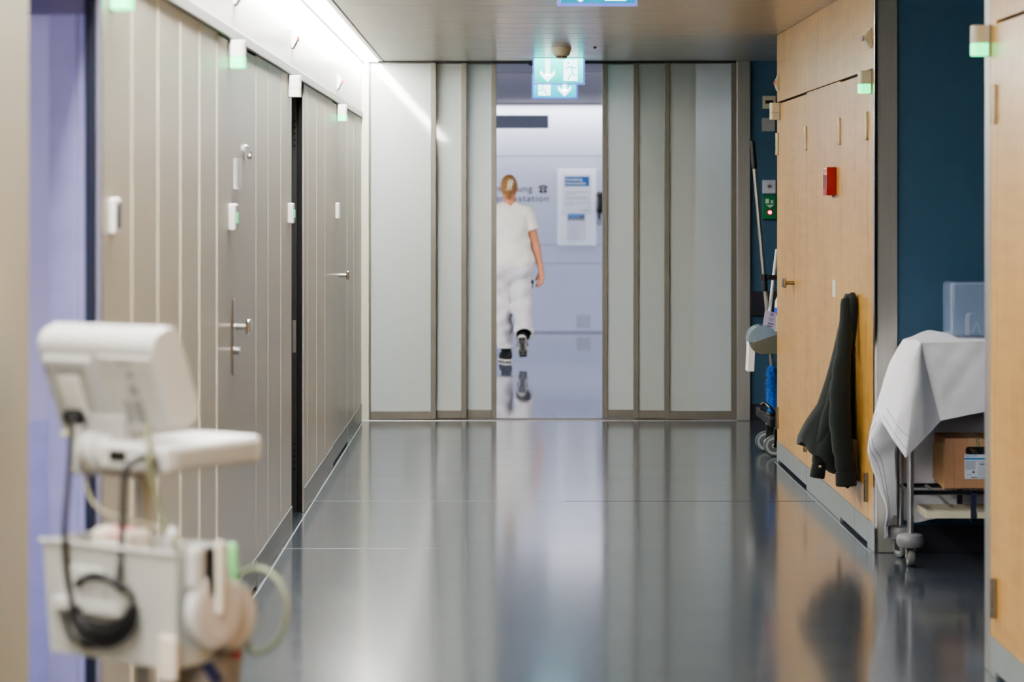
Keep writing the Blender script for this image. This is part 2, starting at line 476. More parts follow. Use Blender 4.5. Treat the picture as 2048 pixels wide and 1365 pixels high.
# ---- left doors
def grey_door(name, leaves, label):
    r = thing(name, (XL - .03, leaves[0][0], 0), label, 'door', kind=S)
    for a, b in leaves:
        m = MB(); m.box(XL - .05, XL - .001, a + .003, b - .003, .122, DH - .006, 0, .002)
        lf = m.build('door_leaf', GREYDOOR, r)
        k = MB(); k.box(XL - .05, XL + .002, a + .003, b - .003, .012, .118, 0, .002); k.build('kick_plate', PLINTH, r)
    m = MB()
    m.box(XL - .1, XL - .055, leaves[0][0] - .01, leaves[-1][1] + .01, 0.001, DH - .001, 0)
    m.box(XL - .06, XL - .004, leaves[-1][1] - .003, leaves[-1][1] + .008, .002, DH - .001, 1)
    m.build('door_frame', [DARKGAP, mat('brown door seal', (70, 58, 48), .6)], r)
    return r
def lever(parent, y, z, xw, side, plate=True, cyl2=True, grip=.13, stem=.045):
    """T shaped handle: stem from the face with a flat grip; side +1 sticks out along +x"""
    m = MB()
    if plate: m.box(xw, xw + side * .004, y - .022, y + .022, z - .17, z + .10, 0, .0015) if side > 0 else m.box(xw - .004, xw, y - .022, y + .022, z - .17, z + .10, 0, .0015)
    m.cyl((xw, y, z), (xw + side * (stem + .005), y, z), .011, mi=0, seg=16)
    m.box(min(xw + side * stem, xw + side * (stem + .018)), max(xw + side * stem, xw + side * (stem + .018)), y - .02, y + grip, z - .026, z + .026, 0, .006, 3)
    if cyl2: m.cyl((xw, y, z - .085), (xw + side * .024, y, z - .085), .014, mi=0, seg=16)
    return m.build('door_handle', CHROME if side > 0 else SATIN, parent)
d1 = grey_door('door_1', [(8.072, 9.365)], 'grey flush door on the left with a lever, clear name holder and small hook')
lever(d1, 8.56, ZZ(654, 8.56), XL, 1, grip=.045)
m = MB(); m.box(XL, XL + .003, 8.585, 8.665, ZZ(378, 8.62), ZZ(318, 8.62), 0); m.box(XL + .003, XL + .011, 8.59, 8.594, ZZ(378, 8.62), ZZ(318, 8.62), 1); m.box(XL + .003, XL + .020, 8.585, 8.665, ZZ(379, 8.62), ZZ(376, 8.62), 1)
m.box(XL + .003, XL + .020, 8.585, 8.665, ZZ(320, 8.62), ZZ(317, 8.62), 1); m.box(XL + .0185, XL + .020, 8.585, 8.665, ZZ(378, 8.62), ZZ(318, 8.62), 1)
CLEAR = mat('clear acrylic', (225, 232, 232), .12, alpha=.28, coat=.5, var=.01)
m.build('name_holder', [WHITEPAPER, CLEAR], d1, label='clear acrylic name holder')
m = MB(); hy = 8.93; hz = ZZ(305, hy)
m.cyl((XL, hy, hz), (XL + .004, hy, hz), .03, mi=0)
m.tube([(XL + .002, hy, hz + .026), (XL + .016, hy, hz + .022), (XL + .026, hy, hz + .004), (XL + .024, hy, hz - .012)], .003, 0, 8)
m.lathe([(0.001, -.01), (.007, -.007), (.010, 0), (.007, .007), (.001, .01)], (XL + .02, hy, hz - .016), mi=0)
m.build('coat_hook', CHROME, d1)
d2 = grey_door('door_2', [(13.65, 14.10), (14.10, 14.935)], 'far grey flush door on the left next to the glass partition')
lever(d2, 14.16, ZZ(551, 14.16), XL, 1, plate=False, cyl2=False, grip=.05)

# dark gap of the opened door between the two flush doors: frame and rebate strips
t2 = MB()
t2.box(XL - .125, XL - .1, 10.96, 10.985, 0, DH, 0); t2.box(XL - .03, XL - .002, 10.962, 10.985, 0, DH, 1)
Yj = 11.66
def strip(p0, p1, mi, dy=.0): t2.box(XX(p0, Yj), XX(p1, Yj), Yj - .02 - dy, Yj - .002, 0.001, DH - .001, mi)
strip(560, 583, 0); strip(583, 594, 1, .006); strip(594, 605.5, 0); strip(605.5, 608.8, 2, .01)
for pz in (243, 256, 268, 280, 292, 888, 900, 912, 924, 938): t2.cyl((XX(590, Yj), Yj - .0265, ZZ(pz, Yj)), (XX(590, Yj), Yj - .0275, ZZ(pz, Yj)), .0045, mi=3, seg=10)
t2.box(XX(586, Yj), XX(593, Yj), Yj - .028, Yj - .026, ZZ(705, Yj), ZZ(640, Yj), 2)
t2.box(XL - .12, XL - .002, 10.96, 11.66, DH - .02, DH, 0)
struct('trim_2', t2, [DARKGAP, mat('dark steel frame', (84, 86, 88), .4, .6), STEEL, mat('hole black', (4, 4, 4), .9)],
       'dark frame of the narrow opened doorway in the left wall', 'door frame')
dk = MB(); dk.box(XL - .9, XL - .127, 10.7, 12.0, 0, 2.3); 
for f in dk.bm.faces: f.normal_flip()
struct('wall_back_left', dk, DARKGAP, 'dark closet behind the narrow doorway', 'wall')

# lavender lit room behind the nearest left doorway
rm = MB()
rm.box(-3.5, XL - .127, 6.02, 6.1, 0, 2.3, 0); rm.box(-3.58, -3.5, 2.6, 6.1, 0, 2.3, 0); rm.box(-3.5, XL - .127, 2.6, 2.68, 0, 2.3, 0)
rm.box(-3.5, XL - .127, 2.6, 6.1, 2.3, 2.36, 0)
rm.box(-3.5, XL - .127, 5.96, 6.02, ZZ(29, 6.0), 2.3, 1, .006)
rm.box(XX(150, 5.98), XL - .127, 5.985, 6.02, 0, ZZ(29, 6.0), 2, .004)
rm.box(-1.4, XX(150, 5.98), 6.012, 6.02, 0, .95, 3, .003)
struct('wall_room_left', rm, [LAV, mat('dim violet beam', (96, 92, 120), .5), mat('pale lavender casing', (158, 160, 206), .4), mat('lavender lower panel', (160, 160, 206), .45)],
       'lavender lit wall seen through the nearest doorway on the left', 'wall')
t3 = MB()
t3.box(XX(173, 5.75), XX(194, 5.75), 5.725, 5.749, 0, DH, 0, .003); t3.box(XL - .126, XX(172, 5.75), 5.738, 5.749, 0, DH, 2, .001); t3.box(XX(149, 5.735), XX(152, 5.735), 5.733, 5.738, 0, DH, 3); t3.box(XL - .126, XX(172, 5.75), 5.73, 5.738, ZZ(29, 5.74), DH, 4); t3.box(XX(194, 5.75), XL + .001, 5.73, 5.752, 0, DH, 1, .003)
t3.box(XL - .124, XL - .001, 4.85, 5.75, DH - .03, DH, 0)
struct('trim_3', t3, [NAVY, mat('violet grey frame edge', (120, 118, 132), .35, .3), mat('lavender jamb', (140, 140, 178), .45), mat('pale lavender casing', (158, 160, 206), .4), mat('dim violet beam', (96, 92, 120), .5)], 'dark navy upright frame of the nearest left doorway', 'door frame')

# ---- right side: wood block, steel posts, blue niches
wr = MB()
def panel(y0, y1, z0, z1, x=XR, mi=0): wr.box(x, x + .02, y0 + .002, y1 - .002, z0 + .001, z1 - .001, mi, .0012, 1)
Yh = [YR(1557), YR(1588), YR(1613.5), YR(1681), YR(1710), YR(1735.5)]
wr.box(XR + .02, 3.2, 10.32, 13.92, 0, CH, 1)
panel(Yh[2], 13.94, DH + .002, CH, mi=0); Ys = YR(1635)
wr.box(XR + .001, XR + .019, 13.90, 13.935, 0, DH, 0)
panel(10.31, Ys, DH + .002, CH); 
panel(Ys, Yh[2], DH + .002, CH)
panel(Yh[3], Ys, .118, DH); panel(Ys, Yh[2], .118, DH); panel(10.31, Yh[5], .118, DH)
panel(Yh[0], 13.935, .118, DH)
for a, b in ((10.31, Yh[5]), (Yh[3], Yh[2]), (Yh[0], 13.935)): wr.box(XR - .002, XR + .02, a + .001, b - .001, 0, .116, 2, .001, 1)
struct('wall_right', wr, [WOOD, DARKGAP, PLINTH], 'maple veneered wall block on the right of the corridor', 'wall')

we = MB(); we.box(-1.1, 1.7, -5.12, -5.0, 0, CH + .07, 0); struct('wall_front', we, mat('warm grey end wall', (150, 144, 132), .6), 'plain warm grey wall closing the corridor behind the viewer', 'wall')
def hinge_mb(x, y, z, hgt=.125):
    m = MB()
    m.cyl((x, y, z - hgt / 2), (x, y, z - hgt * .3), .0105, seg=16); m.cyl((x, y, z - hgt * .29), (x, y, z + hgt * .29), .0098, seg=16); m.cyl((x, y, z + hgt * .3), (x, y, z + hgt / 2), .0105, seg=16)
    m.box(x, x + .012, y - .016, y + .016, z - hgt / 2 + .004, z + hgt / 2 - .004, 0, .001, 1)
    return m
def wood_door(name, ys, hinges, label, hy=None, hd=0):
    r = thing(name, (XR + .02, ys[0], 0), label, 'door', kind=S)
    for a, b in zip(ys, ys[1:]):
        m = MB(); m.box(XR - .0005, XR + .019, a + .003, b - .003, .118, DH - .009, 0, .0015); m.build('door_leaf', WOOD, r)
        k = MB(); k.box(XR - .003, XR + .018, a + .003, b - .003, .018, .116, 0, .0015); k.build('kick_plate', PLINTH, r)
    for (yy, zz) in hinges: hinge_mb(XR - .008, yy, zz).build('hinge', SATIN, r)
    if hy: lever(r, hy, ZZ(566, YR(1588)) - hd, XR - .0005, -1, plate=False, cyl2=False, grip=.06, stem=.045 if hd == 0 else .02)
    return r
zt = ZZ(277, YR(1613)); zb = .255
wood_door('door_3', [Yh[2], Yh[1], Yh[0]], [(Yh[2], zt), (Yh[2], zb), (Yh[0], zt), (Yh[0], zb)], 'far flush maple double door on the right, its lever in plain view', YR(1588) - .02)
d4 = wood_door('door_4', [Yh[5], Yh[4], Yh[3]], [(Yh[5], zt), (Yh[5], zb), (Yh[3], zt), (Yh[3], zb)], 'flush maple double door on the right with the dark jacket on its handle', YR(1710) - .02, .03)

tp = MB(); tp.box(XR - .004, XX(1795, 10.3), 10.29, 10.32, 0, CH, 0, .004, 2); tp.box(XR - .005, XR + .01, 10.285, 10.315, 0, CH, 1, .002)
struct('trim_4', tp, [STEEL, CHROME], 'brushed steel corner post at the near end of the maple wall', 'post')
bn = MB()
bn.box(XX(1795, 10.3), 3.2, 10.3, 10.36, 0, CH, 0); bn.box(XX(1795, 10.3), 3.2, 10.294, 10.3, 0, .118, 1, .001, 1)
bn.box(3.2, 3.3, 7.6, 10.36, 0, CH, 0)
struct('wall_niche_right', bn, [BLUE, NAVYBAND], 'deep blue wall behind the cloth covered trolley', 'wall')
bf = MB()
bf.box(XX(1500, YP), 3.2, YP, YP + .08, 0, CH, 0); bf.box(XX(1500, YP), 3.2, YP - .008, YP, 0, .115, 1, .001, 1)
bf.box(3.2, 3.3, 13.9, YP + .08, 0, CH, 0)
struct('wall_niche_far_right', bf, [BLUE, NAVYBAND], 'deep blue wall at the end of the corridor behind the cleaning cart', 'wall')
br = MB(); br.box(XX(1500, YP), 3.2, YP - .03, YP, ZZ(632, YP), ZZ(583, YP), 0, .006); struct('trim_5', br, NAVYBAND, 'black bumper rail across the far blue wall', 'bumper rail')

# near right maple wall
wn = MB(); YN = 7.77; Yd = XN * F / 993.0
wn.box(XN + .02, 3.2, -5, YN - .012, 0, CH, 1)
wn.box(XN, XN + .02, Yd + .002, YN - .08, .118, CH - .001, 0, .0012, 1)
wn.box(XN, XN + .02, -5, Yd - .002, DH + .002, CH, 0, .0012, 1)
wn.box(XN, XN + .02, -5, Yd - 1.3, .118, DH, 0, .0012, 1)
wn.box(XN - .002, XN + .02, -5, Yd - 1.302, 0, .116, 2); wn.box(XN - .002, XN + .02, Yd + .002, YN - .08, 0, .116, 2, .001, 1)
struct('wall_right_near', wn, [WOOD, DARKGAP, PLINTH], 'maple veneered wall at the right edge of the picture', 'wall')
tq = MB(); tq.box(XN - .003, XN + .06, YN - .075, YN, 0, CH, 0, .003)
struct('trim_6', tq, STEEL, 'narrow steel corner edge of the nearest maple wall', 'corner edge')
r = thing('door_5', (XN + .02, 7, 0), 'flush maple door at the right edge of the picture with two satin hinges', 'door', kind=S)
m = MB(); m.box(XN - .0005, XN + .019, Yd - 1.297, Yd - .002, .118, DH - .009, 0, .0015); m.build('door_leaf', WOODN, r)
m = MB(); m.box(XN - .003, XN + .018, Yd - 1.297, Yd - .002, .018, .116, 0, .0015); m.build('kick_plate', PLINTH, r)
for zz in (ZZ(209, 7.6), ZZ(1197, 7.6)): hinge_mb(XN - .008, Yd + .002, zz).build('hinge', SATIN, r)

# ---- glass partition at the end of the corridor
GLASS = mat('frosted glass', (226, 233, 229), .42, trans=.40, ior=1.12, var=.01, coat=1.0, coat_r=.035, spec=.3)
GLASSW = mat('frosted glass edge', (150, 170, 160), .3)
def slide(name, p0, p1, lay, left, right, label):
    Y = YP + .005 + lay * .05; x0, x1 = XX(p0, YP), XX(p1, YP)
    r = thing(name, ((x0 + x1) / 2, Y + .015, 0), label, 'sliding door', kind=S)
    wl, wr_ = (.036 if left else .012), (.036 if right else .012)
    zr = .055
    for a, b in ((x0, x0 + wl), (x1 - wr_, x1)):
        m = MB(); m.box(a, b, Y, Y + .032, .008, CH - .012, 0, .0025); m.build('stile', ALU, r)
    m = MB(); m.box(x0 + wl, x1 - wr_, Y, Y + .032, .008, .008 + zr, 0, .0025); m.build('bottom_rail', ALU, r)
    m = MB(); m.box(x0 + wl, x1 - wr_, Y, Y + .032, CH - .018, CH - .012, 0); m.build('top_rail', ALU, r)
    m = MB(); m.box(x0 + wl + .0005, x1 - wr_ - .0005, Y + .012, Y + .02, .008 + zr + .0005, CH - .0185, 0); m.build('glass_pane', GLASS, r)
    return r
slide('door_6', 738, 872, 0, False, True, 'front frosted glass sliding panel against the left wall of the corridor')
slide('door_7', 808, 933, 1, True, True, 'middle frosted glass sliding panel left of the passage')
slide('door_8', 872, 993, 2, True, True, 'frosted glass sliding panel at the left edge of the open passage')
slide('door_9', 1206, 1333, 2, True, True, 'frosted glass sliding panel at the right edge of the open passage')
slide('door_10', 1268, 1393, 1, True, True, 'middle frosted glass sliding panel right of the passage')
slide('door_11', 1329, 1473, 0, True, True, 'front frosted glass sliding panel next to the steel post on the right')
tr = MB()
tr.box(XL - .05, XX(738, YP), YP - .02, YP + .16, 0, CH, 0, .003); tr.box(XX(1473, YP) , XX(1500, YP), YP - .03, YP + .16, 0, CH, 1, .004)
tr.box(XX(738, YP), XX(1473, YP), YP - .004, YP + .15, CH - .011, CH + .03, 2)
tr.box(XL, XX(1473, YP), YP - .03, YP - .01, 0, .003, 3, .001); tr.box(XX(738, YP), XX(1473, YP), YP + .0, YP + .15, 0, .0035, 4)
struct('trim_7', tr, [GREYPANEL, STEEL, DARKGAP, mat('bright threshold', (214, 214, 208), .3, .5), ALU], 'jambs, threshold and head track of the sliding glass partition', 'door frame')

# ---- hall behind the partition
hw = MB()
hw.box(-5.2, 5.2, YF, YF + .1, 0, 2.9, 0); hw.box(-5.3, -5.2, YP, YF + .1, 0, 2.9, 0); hw.box(5.2, 5.3, YP, YF + .1, 0, 2.9, 0)
hw.box(-5.2, XL - .05, YP + .02, YP + .1, 0, 2.6, 0); hw.box(3.3, 5.2, YP + .02, YP + .1, 0, 2.6, 0); hw.box(1.72, 3.3, YP + .081, YP + .12, 0, 2.6, 0)
for pz in (312, 490, 527): hw.box(-5.2, 5.2, YF - .0015, YF, ZZ(pz, YF) - .004, ZZ(pz, YF) + .004, 1)
hw.box(-5.2, 5.2, YF - .012, YF, 0, .022, 1)
struct('wall_hall_far', hw, [HALLWALL, mat('wall seam grey', (150, 152, 168), .6)], 'pale lavender end wall of the hall behind the glass doors', 'wall')

# ================================================================== SIGNS AND WALL DEVICES
def grad_emit(name, c0, c1, z0, z1, s0, s1):
    m = bpy.data.materials.new(name); m.use_nodes = True; nt = m.node_tree; b = nt.nodes['Principled BSDF']
    geo = nt.nodes.new('ShaderNodeNewGeometry'); sx = nt.nodes.new('ShaderNodeSeparateXYZ'); nt.links.new(geo.outputs['Position'], sx.inputs[0])
    mr = nt.nodes.new('ShaderNodeMapRange'); mr.inputs['From Min'].default_value = z0; mr.inputs['From Max'].default_value = z1
    nt.links.new(sx.outputs['Z'], mr.inputs[0])
    rp = nt.nodes.new('ShaderNodeValToRGB'); rp.color_ramp.elements[0].color = lin(c0); rp.color_ramp.elements[1].color = lin(c1)
    nt.links.new(mr.outputs[0], rp.inputs[0]); nt.links.new(rp.outputs[0], b.inputs['Emission Color'])
    m2 = nt.nodes.new('ShaderNodeMapRange'); m2.inputs['To Min'].default_value = s0; m2.inputs['To Max'].default_value = s1
    nt.links.new(mr.outputs[0], m2.inputs[0]); nt.links.new(m2.outputs[0], b.inputs['Emission Strength'])
    b.inputs['Base Color'].default_value = lin((30, 120, 120)); b.inputs['Roughness'].default_value = .25
    return m
SYM = mat('lit white symbol', (240, 255, 255), .4, emit=(236, 255, 255), es=1.7)
EDGE = mat('clear sign edge', (150, 160, 235), .1, alpha=.6, emit=(140, 150, 255), es=.35, coat=.6)
def exit_sign(x0, x1, z0, z1, Y, face, mirror, label, ztop=CH, symbols=True):
    r = thing('exit_sign', ((x0 + x1) / 2, Y, z0), label, 'exit sign', 'lit escape route signs under the ceiling')
    e = .013; w = x1 - x0; hgt = z1 - z0
    m = MB(); m.box(x0 - e, x1 + e, Y + .004, Y + .016, z0 - e, z1 + .001, 0, .002); m.build('acrylic_edge', EDGE, r)
    m = MB(); m.box(x0, x1, Y - .004, Y + .022, z0, z1, 0, .002); m.build('sign_face', face, r)
    m = MB(); m.box(x0 - e, x1 + e, Y - .012, Y + .03, z1 + .001, max(ztop, z1 + .006), 0, .002); m.build('ceiling_bracket', WPLAST, r)
    if symbols:
        yy = Y - .0045
        def P(u, v):
            if mirror: u = 1 - u
            return (x0 + u * w, yy, z0 + v * hgt)
        def poly(pts, mb, mi=0, dy=-.001): mb.prism([P(*p) for p in pts], (0, dy, 0), mi)
        a = MB(); cx = .27
        poly([(cx - .05, .98), (cx + .05, .98), (cx + .05, .3), (cx - .05, .3)], a)
        poly([(cx, .03), (cx - .155, .34), (cx - .155, .52), (cx - .05, .33), (cx + .05, .33), (cx + .155, .52), (cx + .155, .34)], a)
        a.build('arrow', SYM, r)
        d = MB(); poly([(.60, .95), (.885, .95), (.885, .08), (.60, .08)], d); d.build('doorway_symbol', SYM, r)
        g = MB(); yy = Y - .0058
        TE = mat('teal running figure', (150, 235, 235), .4, emit=(60, 210, 212), es=1.3)
        hx, hz = .70, .80
        poly([(hx + .022 * math.cos(t * PI / 4), hz + .055 * math.sin(t * PI / 4)) for t in range(8)], g)
        for q in ([(.72, .72), (.75, .72), (.80, .45), (.77, .43)], [(.71, .70), (.66, .60), (.62, .62), (.62, .57), (.67, .54), (.73, .64)],
                  [(.78, .48), (.81, .46), (.82, .32), (.90, .31), (.90, .27), (.79, .27)], [(.77, .46), (.79, .44), (.70, .10), (.66, .10)],
                  [(.76, .70), (.83, .62), (.87, .66), (.87, .61), (.82, .55), (.76, .62)]): poly(q, g)
        g.build('running_figure', TE, r)
    return r
Ya = 16.1
F1 = grad_emit('lit turquoise face', (0, 196, 192), (90, 245, 228), ZZ(166, Ya), ZZ(116, Ya), 1.1, 2.0)
exit_sign(XX(1069, Ya), XX(1166, Ya), ZZ(165.5, Ya), ZZ(117, Ya), Ya, F1, False, 'lit exit sign, arrow on its left, hanging in front of the glass partition')
Yb = 18.4
F2 = grad_emit('lit pale turquoise face', (0, 190, 220), (60, 225, 245), ZZ(195, Yb), ZZ(150, Yb), 1.0, 1.4)
exit_sign(XX(1067, Yb), XX(1152, Yb), ZZ(194.5, Yb), ZZ(150, Yb), Yb, F2, True, 'lower lit exit sign, running figure on its left, in the hall behind', 2.6)
Yc = 10.1
F3 = grad_emit('lit deep cyan face', (0, 140, 190), (0, 170, 210), ZZ(6, Yc), CH, .6, .8)
exit_sign(XX(1121, Yc), XX(1269, Yc), ZZ(6, Yc), CH - .012, Yc, F3, False, 'nearest exit sign, deep cyan, cut off by the top of the picture', CH, True)

# smoke detector, sprinkler pin, little camera
Yd_ = 15.05
r = thing('smoke_detector', (XX(1123, Yd_), Yd_, CH), 'cream smoke detector on the ceiling above the exit signs', 'smoke detector')
c = (XX(1123, Yd_), Yd_, 0)
m = MB(); m.lathe([(.061, CH), (.062, CH - .012), (.058, CH - .022)], c, seg=32); m.build('detector_base', CREAM, r)
m = MB(); m.lathe([(.056, CH - .022), (.056, CH - .030), (.048, CH - .048), (.038, CH - .055)], c, seg=32); m.build('detector_head', CREAM, r)
m = MB(); m.lathe([(.034, CH - .055), (.034, CH - .061)], c, seg=24, mi=0)
for k in range(8): m.box(c[0] + .032 * math.cos(k * PI / 4) - .003, c[0] + .032 * math.cos(k * PI / 4) + .003, Yd_ + .032 * math.sin(k * PI / 4) - .003, Yd_ + .032 * math.sin(k * PI / 4) + .003, CH - .063, CH - .055, 1)
m.lathe([(.036, CH - .062), (.03, CH - .068), (.004, CH - .070)], c, seg=24, mi=1); m.build('smoke_chamber', [mat('dark brown grille', (60, 44, 30), .7), CREAM], r)
Ys_ = 14.96
m = MB(); m.lathe([(.011, CH), (.011, CH - .004), (.006, CH - .012), (.003, CH - .014)], (XX(1190, Ys_), Ys_, 0), seg=14)
m.build('ceiling_sensor', mat('dark bronze', (70, 60, 52), .5), label='tiny dark pin on the ceiling right of the smoke detector', cat='sensor')
Yk = 17.3
r = thing('security_camera', (XX(1062, Yk), Yk, 2.6), 'small black camera hanging in the hall beside the exit signs', 'camera')
m = MB(); m.cyl((XX(1064, Yk), Yk, 2.6), (XX(1064, Yk), Yk, ZZ(120, Yk)), .012, seg=12); m.build('camera_mount', BLACKP, r)
m = MB(); m.lathe([(.012, .03), (.034, .02), (.036, 0), (.028, -.022), (.006, -.032)], (XX(1064, Yk), Yk, ZZ(123, Yk)), seg=20)
m.cyl((XX(1064, Yk), Yk, ZZ(119, Yk)), (XX(1054, Yk), Yk - .02, ZZ(119, Yk)), .007); m.cyl((XX(1064, Yk), Yk, ZZ(124, Yk)), (XX(1053, Yk), Yk - .02, ZZ(124, Yk)), .008); m.build('camera_head', BLACKP, r)

# corridor signal lamps beside the doors
LENS = mat('lit green lens', (120, 220, 170), .3, emit=(40, 255, 150), es=1.25)
LENSEDGE = mat('unlit lens', (206, 206, 196), .35)
def signal_lamp(x, y, side, lit, label):
    z0, z1 = 1.963, 2.060; w = .052; dep = .058
    r = thing('signal_lamp', (x, y, z0), label, 'signal lamp', 'corridor signal lamps beside the doors')
    def sec(za, zb, name, mt, gap=0):
        m = MB(); n = 8; pl = [(x + side * (.0), y - w / 2, za), (x + side * (dep - .016), y - w / 2, za)]
        pl += [(x + side * (dep - .016 + .016 * math.sin(PI * k / n)), y - w / 2 * math.cos(PI * k / n), za) for k in range(1, n)]
        pl += [(x + side * (dep - .016), y + w / 2, za), (x, y + w / 2, za)]
        m.prism(pl, (0, 0, zb - za), 0, .002, 2); return m.build(name, mt, r)
    sec(z0 + .0395, z1, 'lamp_housing', CREAM if side < 0 else WPLAST); sec(z0, z0 + .039, 'lamp_lens', LENS if lit else (CREAM if side < 0 else WPLAST))
    m = MB(); m.box(min(x, x + side * .006), max(x, x + side * .006), y - w / 2 - .003, y + w / 2 + .003, z0 - .002, z1 + .002, 0, .002); m.build('back_plate', GPLAST, r)
    return r
signal_lamp(XL + .0005, 5.86, 1, True, 'green lit signal lamp beside the nearest left doorway, cut by the top of the picture')
signal_lamp(XL + .0005, 8.44, 1, True, 'green lit signal lamp above the left door with the lever handle')
signal_lamp(XL + .0005, 10.80, 1, False, 'unlit white signal lamp above the narrow dark doorway')
signal_lamp(XL + .0005, 14.03, 1, True, 'green lit signal lamp above the farthest left door')
signal_lamp(XR - .0005, 10.40, -1, True, 'green lit signal lamp on the maple wall next to the steel post')
signal_lamp(XR - .0005, 13.80, -1, False, 'unlit cream signal lamp at the far end of the maple wall')
signal_lamp(XN - .0005, 7.715, -1, True, 'green lit signal lamp on the nearest maple wall at the right edge')

# call units: wedge boxes with a small red lamp
REDLED = mat('red lamp', (150, 8, 24), .3, emit=(200, 0, 20), es=.1); ORLED = mat('orange lamp', (220, 50, 14), .3, emit=(230, 40, 5), es=.25)
def call_unit(x, y, zc, side, dep, hgt, led, label):
    r = thing('call_unit', (x, y, zc - hgt / 2), label, 'call unit', 'wedge shaped call units above the doors')
    m = MB(); m.box(min(x, x + side * .007), max(x, x + side * .007), y - .043, y + .043, zc - hgt / 2, zc + hgt / 2, 0, .002); m.build('back_plate', WPLAST if side > 0 else CREAM, r)
    m = MB(); pl = [(x + side * .007, y - .04, zc + hgt * .44), (x + side * dep * .9, y - .04, zc + hgt * .12), (x + side * dep, y - .04, zc - hgt * .02), (x + side * .010, y - .04, zc - hgt * .47), (x + side * .007, y - .04, zc - hgt * .47)]
    m.prism(pl, (0, .08, 0), 0, .0025); m.build('housing', WPLAST if side > 0 else CREAM, r)
    m = MB(); m.box(min(x + side * (dep - .006), x + side * (dep + .004)), max(x + side * (dep - .006), x + side * (dep + .004)), y - .03, y + .03, zc - hgt * .1, zc + hgt * .12, 0, .002); m.build('lamp_lens', led, r)
call_unit(XL, 8.60, 2.24, 1, .032, .088, REDLED, 'white call unit on the bright band above the lever door')
call_unit(XL, 10.98, ZZ(78, 10.98), 1, .028, .088, REDLED, 'white call unit with a dark red lamp above the narrow dark doorway')
call_unit(XL, 14.03, ZZ(164, 14.03), 1, .028, .092, ORLED, 'white call unit with an orange lamp above the farthest left door')
call_unit(XR, 10.42, ZZ(77, 10.42), -1, .034, .088, mat('plum lamp', (96, 40, 62), .3), 'cream call unit high on the maple wall next to the steel post')
call_unit(XR, 13.86, ZZ(166, 13.86), -1, .022, .092, REDLED, 'cream call unit high at the far end of the maple wall')

# card readers
GLED = mat('green lit strip', (60, 190, 130), .3, emit=(40, 210, 130), es=.7)
def reader(y, z, h_, w, dep, kind, label):
    r = thing('card_reader', (XL, y, z - h_ / 2), label, 'card reader', 'card readers on the left wall')
    m = MB(); m.box(XL, XL + dep, y - w / 2, y + w / 2, z - h_ / 2, z + h_ / 2, 0, .007, 3); m.build('housing', WPLAST, r)
    if kind == 'green':
        m = MB(); m.box(XL + dep - .004, XL + dep + .003, y - w / 2 + .012, y + w / 2 - .012, z - .020, z + .016, 0, .001); m.build('display', GLED, r)
        m = MB(); m.box(XL + dep - .004, XL + dep + .0015, y - w / 2 + .006, y + w / 2 - .006, z - .042, z + .042, 0, .001); m.build('front_plate', mat('silver front', (196, 200, 204), .25, .5), r)
    elif kind == 'dark':
        m = MB(); m.box(XL + dep - .006, XL + dep + .002, y - w / 2 + .008, y + w / 2 - .008, z - .03, z + .033, 0, .002); m.build('window', mat('dark window', (34, 40, 70), .2), r)
    else:
        m = MB(); m.box(XL + dep - .004, XL + dep + .0015, y - w / 2 + .006, y + w / 2 - .006, z - .04, z + .04, 0, .001); m.build('front_plate', mat('silver front', (196, 200, 204), .25, .5), r)
reader(5.87, 1.463, .088, .07, .019, 'dark', 'white card reader with a dark window next to the nearest left doorway')
reader(8.44, 1.443, .094, .085, .026, 'green', 'white card reader with a green strip beside the lever door')
reader(10.79, 1.445, .091, .085, .026, 'green', 'white card reader with a green strip beside the narrow dark doorway')
reader(13.9, 1.443, .092, .085, .024, 'plain', 'plain white card reader beside the farthest left door')

# red manual call point on the maple wall
r = thing('fire_alarm_box', (XR, 11.53, ZZ(392, 11.5)), 'red manual fire alarm box on the maple wall', 'fire alarm')
z0, z1 = ZZ(391, 11.49), ZZ(334.5, 11.49)
m = MB(); m.box(XR - .043, XR, 11.475, 11.6, z0, z1, 0, .003)
m.box(XR - .046, XR - .042, 11.475, 11.6, z0, z0 + .03, 0, .001); m.box(XR - .046, XR - .042, 11.475, 11.482, z0, z1, 0, .001); m.box(XR - .046, XR - .042, 11.593, 11.6, z0, z1, 0, .001); m.build('housing', REDP, r)
m = MB(); m.box(XR - .0455, XR - .042, 11.482, 11.593, z1 - .034, z1 - .002, 0, .001)
for k in range(3): m.box(XR - .0460, XR - .0455, 11.49 + .035 * k, 11.515 + .035 * k, z1 - .028, z1 - .010, 1)
m.build('label_plate', [mat('pale label', (216, 208, 200), .5), mat('label red', (190, 90, 90), .5)], r)
m = MB(); m.box(XR - .0445, XR - .042, 11.49, 11.585, z0 + .036, z1 - .04, 0, .001); m.build('break_glass', mat('dark red pane', (128, 16, 26), .12), r)
m = MB(); m.cyl((XR - .012, 11.50, z0 + .002), (XR - .012, 11.50, z0 - .008), .006, seg=12); m.build('cable_gland', GPLAST, r)
m = MB(); m.box(XR - .0035, XR, 11.50, 11.59, ZZ(594, 11.55), ZZ(561, 11.55), 0, .001); m.build('door_plate', WPLAST, label='small white plate on the maple wall below the fire alarm box', cat='plate')

